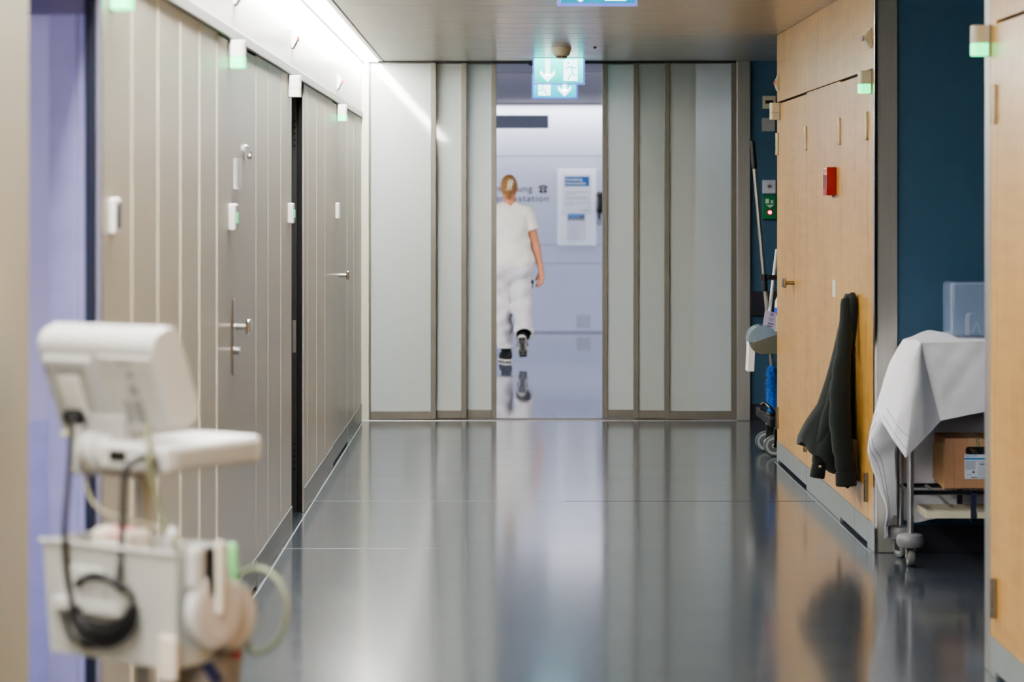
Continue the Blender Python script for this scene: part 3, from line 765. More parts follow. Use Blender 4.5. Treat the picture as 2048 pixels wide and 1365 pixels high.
# ---- devices on the far blue wall
def devs():
    Y = YP
    def bx(mb, p0, q0, p1, q1, y0, y1, mi=0, bev=.003): mb.box(XX(p0, Y), XX(p1, Y), y0, y1, ZZ(q1, Y), ZZ(q0, Y), mi, bev)
    r = thing('wall_sensor', (XX(1537, Y), Y, ZZ(217, Y)), 'white sensor with a dark window high on the far blue wall', 'sensor')
    m = MB(); bx(m, 1525, 192, 1551, 218, Y - .02, Y); m.build('housing', CREAM, r)
    m = MB(); bx(m, 1530, 201, 1546, 208, Y - .023, Y - .019, bev=.001); m.build('window', mat('dark red window', (46, 20, 20), .3), r)
    m = MB(); bx(m, 1523.5, 236, 1550, 263, Y - .012, Y); m.build('cover_plate', GPLAST, label='plain grey cover plate below the sensor on the far blue wall', cat='cover plate')
    r = thing('key_switch', (XX(1538, Y), Y, ZZ(387, Y)), 'pale square key switch on the far blue wall above the green box', 'switch')
    m = MB(); bx(m, 1524.5, 360.5, 1551, 387, Y - .014, Y); m.build('plate', mat('pale lilac plate', (206, 206, 222), .4), r)
    m = MB(); m.cyl((XX(1538, Y), Y - .014, ZZ(373, Y)), (XX(1538, Y), Y - .022, ZZ(373, Y)), .014, mi=0); m.cyl((XX(1538, Y), Y - .022, ZZ(373, Y)), (XX(1538, Y), Y - .024, ZZ(373, Y)), .006, mi=1); m.build('lock_cylinder', [STEEL, BLACKP], r)
    r = thing('emergency_door_release', (XX(1539, Y), Y, ZZ(438, Y)), 'green door release box with a red lit button on the far blue wall', 'door release')
    m = MB(); bx(m, 1524.5, 390, 1552, 438.5, Y - .03, Y); m.build('housing', mat('emergency green', (24, 104, 62), .4), r)
    m = MB(); yy = Y - .0305
    bx(m, 1530, 398, 1537, 407, yy, Y - .029, 0, 0)
    for q in ([(1540, 402), (1542, 400), (1546, 407), (1544, 408)], [(1546, 401), (1544, 400), (1540, 406), (1542, 408)], [(1531, 410), (1547, 410), (1539, 416)]):
        m.prism([(XX(a, Y), yy, ZZ(b, Y)) for a, b in q], (0, .0015, 0), 0)
    m.build('escape_symbol', mat('pale symbol print', (200, 230, 214), .5), r)
    m = MB(); m.lathe([(.020, 0), (.018, -.008), (.013, -.010)], (XX(1538.5, Y), Y - .03, ZZ(425, Y)), 'Y'); m.build('button_ring', mat('dark red ring', (120, 16, 24), .4), r)
    m = MB(); m.lathe([(.012, -.010), (.010, -.015), (.003, -.018)], (XX(1538.5, Y), Y - .03, ZZ(425, Y)), 'Y'); m.build('button_lamp', mat('red lit button', (255, 90, 110), .3, emit=(255, 60, 80), es=5.0), r)
devs()

# ---- end wall of the hall: lettering, telephone symbol, notice board, handset
Y = YF - .001
m = MB(); sx = XX(1097, YF)
put_text(m, 'Anmeldung', (XX(1065, YF), Y - .001, ZZ(383.5, YF)), (1, 0, 0), (0, 0, 1), .108, width=.57, spacing=1.08, right=True)
put_text(m, 'Intensivstation', (XX(1097.5, YF), Y - .001, ZZ(403, YF)), (1, 0, 0), (0, 0, 1), .108, width=.745, spacing=1.08, right=True)
m.build('wall_lettering', DARKINK, label='dark brown two line lettering on the pale end wall behind the woman', cat='lettering')
m = MB(); k = 1 / 7.58
def wp(zx, zy): return (XX(1040 + zx * k, YF), Y - .001, ZZ(330 + zy * k, YF))
def wpoly(pts, dy=-.0012, mi=0): m.prism([wp(*p) for p in pts], (0, dy, 0), mi)
wpoly([(278, 352), (285, 328), (310, 312), (350, 306), (395, 312), (416, 328), (422, 352), (400, 356), (388, 350), (386, 334), (350, 330), (314, 334), (312, 350), (300, 356)])
wpoly([(318, 342), (332, 342), (332, 352), (370, 352), (370, 342), (384, 342), (388, 362), (408, 400), (408, 424), (292, 424), (292, 400), (312, 362)])
wpoly([(350 + 20 * math.cos(a * PI / 6), 386 + 20 * math.sin(a * PI / 6)) for a in range(12)], -.002, 1)
for a in range(8): wpoly([(350 + 13 * math.cos(a * PI / 4) + 3 * math.cos(b * PI / 3), 386 + 13 * math.sin(a * PI / 4) + 3 * math.sin(b * PI / 3)) for b in range(6)], -.0028, 0)
m.build('telephone_symbol', [DARKINK, HALLWALL], label='dark telephone symbol after the first line of lettering', cat='symbol')

m = MB(); a, b = wp(568, 1222), wp(1155, 68); m.box(a[0], b[0], YF - .012, YF, a[2], b[2], 0, .003)
m.build('notice_board', mat('white board', (232, 236, 246), .4, var=.01), label='tall white notice board on the pale end wall', cat='notice board')
def sheet(x0, y0, x1, y1, name, label, cat):
    r = thing(name, (wp((x0 + x1) / 2, y1)[0], YF - .013, wp(0, y1)[2]), label, cat)
    m = MB(); a, b = wp(x0, y1), wp(x1, y0); m.box(a[0], b[0], YF - .016, YF - .012, a[2], b[2], 0); m.build('paper', mat('pale paper', (214, 216, 228), .6, var=.01), r)
    return r
r = sheet(640, 140, 1078, 748, 'poster', 'upper notice with a blue heading on the white board', 'notice')
m = MB(); a, b = wp(678, 325), wp(1050, 176); m.box(a[0], b[0], YF - .0168, YF - .016, a[2], b[2], 0)
m.build('heading', BLUEINK, r)
m = MB()
put_text(m, 'Anmeldung', (wp(694, 0)[0], YF - .0172, wp(0, 240)[2]), (1, 0, 0), (0, 0, 1), .048, width=.185)
put_text(m, 'Intensivstation', (wp(694, 0)[0], YF - .0172, wp(0, 298)[2]), (1, 0, 0), (0, 0, 1), .048, width=.225)
m.build('heading_text', WHITEPAPER, r)
m = MB()
for (x0, x1, yy) in ((695, 1050, 412), (695, 830, 438), (695, 1010, 488), (695, 1040, 515), (695, 1050, 572), (695, 820, 606), (920, 1046, 690)):
    a, b = wp(x0, yy + 7), wp(x1, yy - 6); m.box(a[0], b[0], YF - .0165, YF - .016, a[2], b[2], 0)
m.build('text_lines', mat('soft grey print', (176, 178, 190), .6), r)
r = sheet(700, 742, 992, 1140, 'leaflet', 'lower small leaflet with a photo strip on the white board', 'leaflet')
m = MB(); a, b = wp(722, 844), wp(978, 746); m.box(a[0], b[0], YF - .0166, YF - .016, a[2], b[2], 0)
m.prism([(wp(x, 0)[0], YF - .0167, wp(0, yq)[2]) for x, yq in ((722, 842), (722, 800), (760, 775), (790, 800), (830, 790), (880, 786), (978, 764), (978, 842))], (0, -.0004, 0), 1)
for kx in (740, 770, 800, 835, 870, 905, 945): a, b = wp(kx, 838), wp(kx + 14, 806); m.box(a[0], b[0], YF - .0176, YF - .0171, a[2], b[2], 2)
m.build('photo_strip', [mat('sky print', (92, 142, 214), .6), mat('building print', (92, 98, 112), .6), mat('pale print', (176, 186, 196), .6)], r)
m = MB()
for yy in range(880, 1120, 26): a, b = wp(735, yy + 6), wp(960 - (yy * 7) % 60, yy - 6); m.box(a[0], b[0], YF - .0165, YF - .016, a[2], b[2], 0)
m.build('text_lines', mat('faint lilac print', (196, 198, 218), .6), r)

r = thing('wall_telephone', (XX(1204, YF), YF, ZZ(450, YF)), 'black telephone handset on the end wall beside the notice board', 'telephone')
m = MB(); m.box(XX(1200, YF), XX(1216, YF), YF - .05, YF, ZZ(424, YF), ZZ(388, YF), 0, .012, 3); m.build('base', BLACKP, r)
hx = XX(1199.5, YF)
m = MB(); m.tube(catmull([(hx, YF - .05, ZZ(388, YF)), (hx, YF - .085, ZZ(394, YF)), (hx, YF - .092, ZZ(405, YF)), (hx, YF - .085, ZZ(417, YF)), (hx, YF - .05, ZZ(423, YF))], 5), [.034] * 5 + [.026] * 11 + [.034] * 5, seg=14); m.build('handset', BLACKP, r)
m = MB(); pts = []
for i in range(120):
    t = i / 119; a = t * 2 * PI * 15
    cz = ZZ(425 + 12 * t, YF); pts.append((XX(1198, YF) + .009 * math.cos(a), YF - .04 + .009 * math.sin(a), cz))
for i in range(1, 20):
    a = PI / 2 - 2 * PI * i / 19; pts.append((XX(1198, YF) + .018 * math.cos(a), YF - .04, ZZ(444, YF) + .032 * math.sin(a) + .0))
m.tube(pts, .004, seg=6); m.build('cord', BLACKP, r)
m = MB(); m.box(XX(1153, YF), XX(1181, YF), YF - .004, YF, ZZ(656, YF), ZZ(630, YF), 0, .001)
m.build('socket_cover', mat('faded lilac cover', (170, 172, 190), .5), label='square blank socket cover low on the pale end wall', cat='cover')
Yq = 26.0
r = thing('hanging_board', (XX(960, Yq), Yq, ZZ(257, Yq)), 'blank dark grey board hanging below the hall ceiling', 'hanging board')
m = MB(); m.box(XX(800, Yq), XX(1097, Yq), Yq, Yq + .12, ZZ(256.5, Yq), ZZ(230.5, Yq), 0, .004); m.build('panel', mat('slate grey panel', (96, 100, 116), .5, var=.03), r)
for px in (850, 960): m = MB(); m.cyl((XX(px, Yq), Yq + .06, ZZ(231, Yq)), (XX(px, Yq), Yq + .06, 2.6), .008); m.build('hanger_rod', STEEL, r)
r = thing('cove_light', (0, YF - .14, 2.6), 'bright light slot where the hall ceiling meets the end wall', 'light')
m = MB(); m.box(-5.0, 5.0, YF - .34, YF - .06, 2.592, 2.5995, 0); m.build('diffuser', mat('cove diffuser', (255, 252, 245), .4, emit=(255, 250, 242), es=7.0), r)
m = MB(); m.box(-5.0, 5.0, YF - .36, YF - .345, 2.575, 2.5995, 0); m.build('light_housing', HALLCEIL, r)

# ================================================================== TROLLEY WITH CLOTH, BOX AND CLEAR CONTAINER
TUBE = mat('polished steel tube', (186, 188, 194), .3, .9, .03)
TUBED = mat('dark steel tube', (92, 96, 108), .25, 1.0, .03)
def trolley():
    x0, x1, y0, y1 = 1.684, 2.66, 9.92, 10.17
    r = thing('wheeled_trolley', ((x0 + x1) / 2, (y0 + y1) / 2, 0), 'steel tube trolley on casters under the white cloth in the blue niche', 'trolley')
    for (x, y) in ((x0, y0), (x0, y1), (x1, y0), (x1, y1)):
        m = MB(); m.tube([(x, y, .08), (x, y, .868)], .0142, seg=18); lg = m.build('leg', TUBE, r)
        m = MB(); m.lathe([(.03, .0785), (.05, .082), (.0565, .094), (.0575, .106), (.0565, .118), (.05, .130), (.03, .134), (.0145, .136)], (x, y, 0), seg=32); m.build('bumper_disc', mat('dull grey bumper', (116, 116, 120), .45), lg)
        rot = Matrix.Translation((x, y, 0)) @ Matrix.Rotation(.0 if y == y0 else .5, 4, 'Z')
        m = MB(); o = .012
        m.box(-.021, .021, -.008, .02, .066, .080, 0, .003)
        for sx in (-1, 1): m.box(sx * .0175 - .0016, sx * .0175 + .0016, -.018, .016, .03, .07, 0, .001)
        m.cyl((-.02, -.002, .037), (.02, -.002, .037), .005); m.cyl((0, .006, .07), (0, .006, .085), .011); m.xf(rot); m.build('caster_fork', CHROME, lg)
        m = MB(); m.lathe([(.024, -.013), (.034, -.013), (.0365, -.006), (.0365, .006), (.034, .013), (.024, .013)], (0, -.002, .0368), 'X', seg=32)
        m.lathe([(.022, -.0145), (.022, .0145)], (0, -.002, .0368), 'X', mi=1, seg=24); m.xf(rot); m.build('caster_wheel', [mat('grey rubber tyre', (96, 98, 98), .5), GPLAST], lg)
    for zz, nm, mt in ((.302, 'lower_rail', TUBED), (.866, 'upper_rail', TUBE)):
        for y in (y0, y1): m = MB(); m.tube([(x0, y, zz), (x1, y, zz)], .0095, seg=12); m.build(nm, mt, r)
        for x in (x0, x1): m = MB(); m.tube([(x, y0, zz), (x, y1, zz)], .0085, seg=12); m.build(nm, TUBE, r)
    for xx in (1.79, 2.02, 2.26): m = MB(); m.tube([(xx, y0, .302), (xx, y1, .302)], .006, seg=10); m.build('cross_wire', TUBE, r)
    m = MB(); m.box(x0 + .03, x1, y0 + .015, y1 + .01, .872, .906, 0, .003); m.build('top_plate', STEEL, r)
    m = MB(); m.box(1.743, x1 - .02, 9.885, 10.155, .200, .226, 0, .002); m.build('shelf_board', mat('pale cream board', (204, 199, 178), .5), r)
    for xx in (XX(1945, 9.9), 2.5):
        for y in (y0 - .012, y1 + .004): m = MB(); m.box(xx - .011, xx + .011, y if y > y0 else 9.877, (y + .006) if y > y0 else 9.884, .19, .315, 0, .001); m.box(xx - .011, xx + .011, 9.877, y1 + .01, .188, .1995, 0) if y < y0 else None; m.box(xx - .011, xx + .011, 9.877, y0 + .01, .306, .315, 0) if y < y0 else None; m.build('strap_bracket', mat('dark navy strap', (44, 46, 66), .4), r)
trolley()

CLOTH = mat('white linen', (232, 232, 238), .85, var=.02, scale=40, sheen=.2, bump=.05)
def cloth():
    r = thing('draped_cloth', (2.1, 10.05, .15), 'white cloth with thin navy hem stripes draped over the steel trolley', 'cloth')
    P = lambda row: [W(*p) for p in row]
    top = [P([(1841, 687, 9.885), (1900, 685.5, 9.885), (1971, 683, 9.885), (2120, 681, 9.885), (2290, 681, 9.885)]),
           P([(1832, 680, 9.95), (1895, 678, 9.98), (1971, 678, 9.98), (2110, 677, 9.98), (2280, 677, 9.98)]),
           P([(1806, 680, 10.05), (1880, 668, 10.1), (1960, 673, 10.1), (2100, 673, 10.1), (2270, 673, 10.1)]),
           P([(1815, 677, 10.16), (1856, 661, 10.18), (1890, 667, 10.2), (2080, 671, 10.2), (2250, 671, 10.2)]),
           P([(1801, 690, 10.24), (1850, 668, 10.252), (1900, 670, 10.252), (2070, 673, 10.252), (2235, 673, 10.252)])]
    left = [[top[0][0], top[1][0], top[2][0], top[3][0], top[4][0]],
            P([(1817, 717, 9.879), (1795, 722, 9.95), (1781, 722, 10.04), (1784, 730, 10.15), (1789, 745, 10.24)]),
            P([(1785, 800, 9.868), (1765, 780, 9.94), (1760, 790, 10.03), (1770, 800, 10.13), (1782, 810, 10.24)]),
            P([(1768, 838, 9.872), (1748, 848, 9.95), (1741, 862, 10.02), (1757, 872, 10.12), (1775, 880, 10.23)]),
            P([(1796, 872, 9.93), (1750, 890, 9.97), (1735, 905, 10.02), (1752, 918, 10.12), (1777, 920, 10.23)]),
            P([(1790, 905, 9.99), (1764, 922, 10.01), (1745, 938, 10.04), (1760, 955, 10.12), (1782, 960, 10.22)]),
            P([(1791, 970, 10.05), (1772, 975, 10.05), (1759, 980, 10.07), (1772, 990, 10.13), (1786, 1000, 10.22)]),
            P([(1790, 1026, 10.10), (1779, 1024, 10.09), (1773, 1021, 10.09), (1777, 1025, 10.14), (1787, 1030, 10.22)]),
            P([(1778, 1048, 10.12), (1774, 1052, 10.11), (1770, 1056, 10.11), (1772, 1052, 10.15), (1780, 1044, 10.22)]),
            P([(1775, 1072, 10.12), (1771, 1076, 10.12), (1768, 1078, 10.12), (1770, 1075, 10.14), (1775, 1066, 10.2)])]
    fold = [P([(1840, 686.7, 9.885), (1840.5, 686.5, 9.883), (1841, 686.5, 9.883), (1842, 686.5, 9.883), (1843, 687, 9.884)]),
            P([(1812, 717, 9.872), (1824, 722, 9.845), (1834, 722, 9.84), (1842, 718, 9.85), (1850, 720, 9.878)]),
            P([(1794, 757, 9.865), (1811, 775, 9.815), (1828, 778, 9.80), (1844, 768, 9.82), (1859, 760, 9.875)]),
            P([(1780, 800, 9.86), (1797, 828, 9.80), (1820, 846, 9.78), (1846, 822, 9.81), (1869, 800, 9.872)]),
            P([(1762, 841, 9.86), (1786, 880, 9.80), (1811.6, 917, 9.775), (1847, 880, 9.81), (1881, 843, 9.872)])]
    front = [P([(1841, 687, 9.885), (1872, 686.5, 9.885), (1900, 685.5, 9.885), (1971, 683, 9.885), (2120, 681, 9.885), (2290, 681, 9.885)]),
             P([(1853, 735, 9.878), (1875, 735, 9.874), (1905, 733, 9.872), (1972, 730, 9.876), (2120, 728, 9.87), (2290, 728, 9.878)]),
             P([(1866, 790, 9.874), (1884, 788, 9.866), (1912, 785, 9.872), (1972, 778, 9.868), (2120, 775, 9.875), (2290, 775, 9.87)]),
             P([(1881, 842, 9.873), (1892, 840, 9.866), (1916, 835, 9.862), (1972, 825, 9.87), (2120, 815, 9.866), (2290, 815, 9.872)])]
    back = [[top[4][k] for k in range(5)],
            P([(1788, 800, 10.262), (1830, 800, 10.268), (1900, 800, 10.262), (2070, 800, 10.268), (2235, 800, 10.262)]),
            P([(1788, 930, 10.255), (1818, 930, 10.272), (1880, 930, 10.258), (2070, 930, 10.27), (2235, 930, 10.262)]),
            P([(1787, 1030, 10.255), (1829, 1046, 10.274), (1890, 1036, 10.255), (2070, 1030, 10.272), (2235, 1030, 10.262)])]
    def wr(rows, amp, f1=31, f2=23, ax=1):
        for i, row in enumerate(rows):
            for v in row:
                v[ax] += amp * (math.sin(v.x * f1 + v.z * f2) + .6 * math.sin(v.x * 57 - v.z * 41 + 1.3) + .5 * math.sin(v.z * 83 + v.x * 19))
        return rows
    m = MB()
    m.grid(patch(top, lins(18), lins(40))); m.grid(wr(patch(left, lins(70), lins(30)), .0012, ax=0)); m.grid(wr(patchf(fold, lins(44), lins(48)), .0012, 23, 37))
    m.grid(wr(patch(front, lins(30), lins(50)), .0022)); m.grid(wr(patch(back, lins(30), lins(40)), .003))
    m.build('cloth_sheet', CLOTH, r, sharp=75)
    st = MB()
    def ribbon(ctrl, pts, off=(0, -.0022, .0006), rad=.0008):
        ni, nj = len(ctrl), len(ctrl[0]); out = []
        for (u, v) in pts: out.append(cr1([cr1([ctrl[i][j] for i in range(ni)], u * (ni - 1)) for j in range(nj)], v * (nj - 1)) + Vector(off))
        st.tube(out, rad, seg=5)
    for u in (.85, .94):
        rows_ = wr(patchf(fold, [u], [.503 * k / 30 for k in range(31)]), .0012, 23, 37)[0]
        st.tube([p + Vector((0, -.0012, 0)) for p in rows_], .0008, seg=5)
    for v, in ((.36,), (.28,)): ribbon(left, [(.40 + .50 * k / 40, v - .1 * (k / 40)) for k in range(41)], off=(-.0022, -.0022, 0))
    for u in (.345, .385): ribbon(left, [(u - .05 * (k / 20), .5 - .32 * k / 20) for k in range(21)], off=(-.0022, -.0022, 0))
    st.build('hem_stripe', mat('navy hem thread', (84, 96, 120), .8), r)
cloth()

CARD = mat('brown cardboard', (178, 138, 108), .8, var=.05, scale=30)
CARDL = mat('light cardboard', (200, 160, 118), .8, var=.05, scale=30)
def carton():
    Yc = 9.955; x0 = XX(1890, Yc); x1 = x0 + .40; y1 = 10.205; z0, z1 = .3135, ZZ(877, Yc)
    r = thing('cardboard_box', ((x0 + x1) / 2, 10.08, z0), 'brown cardboard carton with a white label on the lower trolley rack', 'box')
    m = MB()
    m.box(x0, x1, Yc, y1, z0, z1, 0, .003); m.build('carton_body', CARD, r)
    m = MB(); xs = XX(1908, Yc)
    m.box(x0 - .001, xs, Yc - .003, Yc + .002, z0 + .004, z1, 0, .001); m.box(xs + .001, x1, Yc - .0025, Yc + .002, z0 + .004, z0 + .036, 0, .001)
    m.prism([(x0 - .0015, Yc + .004, z0 - .006), (x0 - .0015, Yc + .004, z1 - .02), (x0 - .0035, y1, z1 - .045), (x0 - .0035, y1, z0 + .02), (x0 - .0015, 10.03, z0 + .003)], (-.0025, 0, 0), 1); m.build('side_flap', [CARD, CARDL], r)
    m = MB(); a = XX(1931, Yc); sl = [(a + .011 + .011 * math.cos(t), Yc - .0005, ZZ(902, Yc) + .0165 * math.sin(t)) for t in [PI / 2 + PI * k / 10 for k in range(11)]]
    sl += [(a + .13 + .011 * math.cos(t), Yc - .0005, ZZ(902, Yc) + .0165 * math.sin(t)) for t in [-PI / 2 + PI * k / 10 for k in range(11)]]
    m.prism(sl, (0, -.002, 0), 0)
    m.tube([(a + .02, Yc - .003, ZZ(897, Yc)), (a + .034, Yc - .003, ZZ(907, Yc)), (a + .03, Yc - .003, ZZ(899, Yc)), (a + .046, Yc - .003, ZZ(906, Yc))], .0007, 1, 5); m.build('grip_hole', [BLACKP, CARDL], r)
    m = MB(); m.box(XX(1938, Yc), XX(1938, Yc) + .055, Yc - .003, Yc - .0005, ZZ(894, Yc), z1 + .001, 0); m.box(XX(1938, Yc), XX(1938, Yc) + .055, Yc - .003, y1, z1, z1 + .0012, 0)
    put_text(m, 'un', (XX(1959.5, Yc), Yc - .0035, ZZ(893, Yc)), (0, 0, 1), (-1, 0, 0), .034, 1, width=.03)
    m.build('packing_tape', [mat('buff tape', (178, 146, 116), .4), mat('green tape print', (70, 104, 66), .6)], r)
    m = MB(); lx = XX(1929, Yc); lx1 = lx + .125; zt = ZZ(909.5, Yc); zb = ZZ(958.5, Yc); yl = Yc - .0035
    m.box(lx, lx1, yl, Yc - .0005, zb, zt, 0); h_ = zt - zb
    m.box(lx, lx1, yl - .0006, yl, zt - .21 * h_, zt - .145 * h_, 1)
    put_text(m, 'NaCl 0,9%', (lx + .003, yl - .0008, zt - .105 * h_), (1, 0, 0), (0, 0, 1), .0135, 1, width=.047)
    put_text(m, '4 x 100', (lx + .054, yl - .0008, zt - .32 * h_), (1, 0, 0), (0, 0, 1), .0085, 2, width=.026)
    for k in range(9): m.box(lx + .003, lx + .046 - (k * 7 % 5) * .001, yl - .0006, yl, zt - (.27 + .04 * k) * h_ - .002, zt - (.27 + .04 * k) * h_, 3)
    for k in range(9): m.box(lx + .060 + k * .003, lx + .0613 + k * .003 + (k % 3) * .0005, yl - .0006, yl, zt - .44 * h_, zt - .36 * h_, 2)
    for k in range(7): m.box(lx + .056, lx + .10 - (k * 5 % 4) * .004, yl - .0006, yl, zt - (.51 + .055 * k) * h_ - .0015, zt - (.51 + .055 * k) * h_, 3)
    m.box(lx + .032, lx + .041, yl - .0006, yl, zt - .76 * h_, zt - .68 * h_, 2); m.box(lx + .012, lx + .028, yl - .0006, yl, zt - .83 * h_, zt - .80 * h_, 3)
    m.box(lx + .026, lx + .052, yl - .0006, yl, zt - .955 * h_, zt - .925 * h_, 2); m.box(lx + .056, lx + .1, yl - .0006, yl, zt - .95 * h_, zt - .93 * h_, 3)
    m.build('carton_label', [mat('white label', (214, 220, 236), .5, var=.01), mat('cyan label print', (20, 132, 200), .5), mat('dark label print', (60, 64, 80), .6), mat('grey label print', (150, 156, 172), .6)], r)
carton()

def container():
    Yc = 9.985; x0 = XX(1902, Yc); x1 = x0 + .34; y1 = 10.19; z0 = .9405; z1 = ZZ(564, Yc)
    r = thing('clear_container', ((x0 + x1) / 2, 10.08, z0), 'cloudy clear plastic container on the cloth covered trolley', 'container')
    CP = mat('cloudy clear plastic', (176, 196, 226), .10, alpha=.36, var=.02, coat=.8, coat_r=.04)
    m = MB(); m.box(x0, x1, Yc, y1, z0, z1, 0, .018, 4)
    m.box(x0 + .003, x1 - .003, Yc + .003, y1 - .003, z0 + .003, z1 - .003, 0, .016, 3); m.build('container_body', CP, r)
    m = MB(); m.tube([(x0 + .006, Yc + .004, z0 + .01), (x0 + .006, Yc + .004, z1 - .02)], .0018, seg=8); m.tube([(x0 + .014, Yc + .003, z1 - .012), (x1 - .014, Yc + .003, z1 - .012)], .0016, seg=8); m.build('edge_highlight', mat('pale edge highlight', (206, 218, 238), .2, alpha=.6), r)  # thin pale tubes stand in for highlights along the container edges
    m = MB(); xx = XX(1932, Yc)
    m.grid([[(xx + w_ + dx, Yc + .02 + dy, zz) for w_ in (0, .018)] for dx, dy, zz in ((0, 0, z0 + .003), (-.0005, 0, z0 + .04), (.0, 0, z0 + .075), (.003, 0, z0 + .087), (.009, .002, z0 + .094), (.016, .004, z0 + .095))], thick=.001)
    m.build('paper_strip', WHITEPAPER, r)
    m = MB(); xx = XX(1956, Yc); m.tube([(xx - .018, Yc + .03, z0 + .004), (xx - .002, Yc + .03, z0 + .055), (xx + .003, Yc + .03, z0 + .055), (xx + .018, Yc + .03, z0 + .004)], .0009, seg=5); m.build('wire_loop', mat('pale wire', (200, 214, 232), .3), r)
container()

# ================================================================== DARK JACKET ON THE DOOR HANDLE
def jacket():
    G = mat('dark green fleece', (16, 22, 20), .95, var=.25, scale=420, sheen=.08, bump=.08)
    G2 = mat('dark fleece cuff', (13, 17, 16), .95, var=.25, scale=420, sheen=.1, bump=.2)
    Yc = 10.92
    r = thing('fleece_jacket', (1.53, Yc, .3), 'dark green fleece jacket hanging from the maple door handle', 'jacket')
    tab = [(588, 1690.5, .030), (594, 1687, .040), (620, 1683, .048), (680, 1668, .07), (740, 1652, .10), (800, 1635, .13), (850, 1612, .16), (885, 1597, .19), (900, 1596, .20)]
    def at(s):
        y = 588 + s * 312
        for a, b in zip(tab, tab[1:]):
            if y <= b[0] + 1e-6:
                t = (y - a[0]) / (b[0] - a[0]); return XX(a[1] + (b[1] - a[1]) * t, Yc), a[2] + (b[2] - a[2]) * t
        return XX(tab[-1][1], Yc), tab[-1][2]
    xr = XR - .004; rows = []; N = 96
    for i in range(61):
        s = i / 60; xl, b = at(s); row = []
        for k in range(N):
            th = 2 * PI * k / N; c, sn = math.cos(th), math.sin(th)
            fold = 1 + s ** .7 * (.085 * math.sin(4 * th + 1.8 * s + .4) + .03 * math.sin(9 * th - 3 * s) + .012 * math.sin(15 * th + 5 * s))
            xc = (xl + xr) / 2; a = (xr - xl) / 2
            X = xc + a * (abs(c) ** .8) * (1 if c > 0 else -1) * (fold if c > -.55 else 1 + (fold - 1) * .3); X = min(X, xr)
            Yv = Yc + b * (abs(sn) ** .8) * (1 if sn > 0 else -1) * fold
            f = max(0, min(1, (X - XX(1597, Yc)) / (xr - XX(1597, Yc))))
            hem = 888 + 75 * smoothstep(min(1, f * 1.15)) + 6 * math.sin(5 * th)
            z = ZZ(588 + s * (hem - 588), Yc) + .004 * math.sin(9 * th + 7 * s) * s
            row.append((X, Yv, z))
        rows.append(row)
    m = MB(); m.grid(rows, closed=True)
    t = bmesh.new(); ring = [t.verts.new(p) for p in rows[0]]; t.faces.new(ring); m._merge(t, 0)
    t = bmesh.new(); ring = [t.verts.new(p) for p in rows[-1]]; c0 = t.verts.new(sum((Vector(p) for p in rows[-1]), Vector()) / N + Vector((0, 0, .05)))
    for k in range(N): t.faces.new((ring[k], ring[(k + 1) % N], c0))
    m._merge(t, 0)
    m.build('jacket_body', G, r, sharp=80)
    def sleeve(pts, rad, cuffpts, cr, yflat):
        p = catmull([W(*q) for q in pts], 8); n = len(p)
        rr = [cr1([Vector((v, 0, 0)) for v in rad], i / (n - 1) * (len(rad) - 1)).x * (1 + .05 * math.sin(i * 1.1) + .03 * math.sin(i * 2.3)) for i in range(n)]
        m = MB(); m.tube(p, rr, seg=24)
        m.build('sleeve', G, r, sharp=80)
        a, b = [W(*q) for q in cuffpts]; d = (b - a)
        m = MB(); m.tube([a, a + d * .1, a + d * .9, b, b - d * .3], [cr * .96, cr, cr * 1.04, cr, cr * .72], seg=28, cap=True); m.build('cuff', G2, r, sharp=60)
    sleeve([(1694, 600, 10.80), (1689, 690, 10.74), (1681, 760, 10.70), (1680, 840, 10.69), (1687, 910, 10.69), (1692, 950, 10.69)], [.026, .034, .042, .048, .044, .040], [(1691, 944, 10.69), (1692.5, 972, 10.69)], .045, 1)
    sleeve([(1676, 760, 10.86), (1655, 850, 10.80), (1640, 910, 10.78), (1636, 935, 10.78)], [.03, .034, .032, .028], [(1638, 930, 10.78), (1634, 956, 10.78)], .032, 1)
    m = MB(); p = catmull([W(1704, 589, 10.80), W(1707, 606, 10.775), W(1705.5, 650, 10.765), W(1702.5, 690, 10.775), W(1700, 702, 10.79)], 6); m.tube(p, [.012 + .008 * math.sin(PI * min(1, (i + 3) / len(p))) for i in range(len(p))], seg=16); m.build('hood_fold', G, r, sharp=80)
    m = MB(); c = W(1640, 934, 10.745); m.lathe([(.001, -.004), (.006, -.003), (.006, .003), (.001, .004)], c, 'Y', seg=14); m.build('zip_pull', CHROME, r)
    m = MB(); p = [W(1709.5, 880, 10.74), W(1711, 915, 10.745), W(1712.5, 940, 10.745), W(1716, 958, 10.75)]
    m.tube(catmull(p, 4), .012, seg=10); m.build('lining_edge', mat('grey brown lining', (96, 86, 70), .9), r)
jacket()

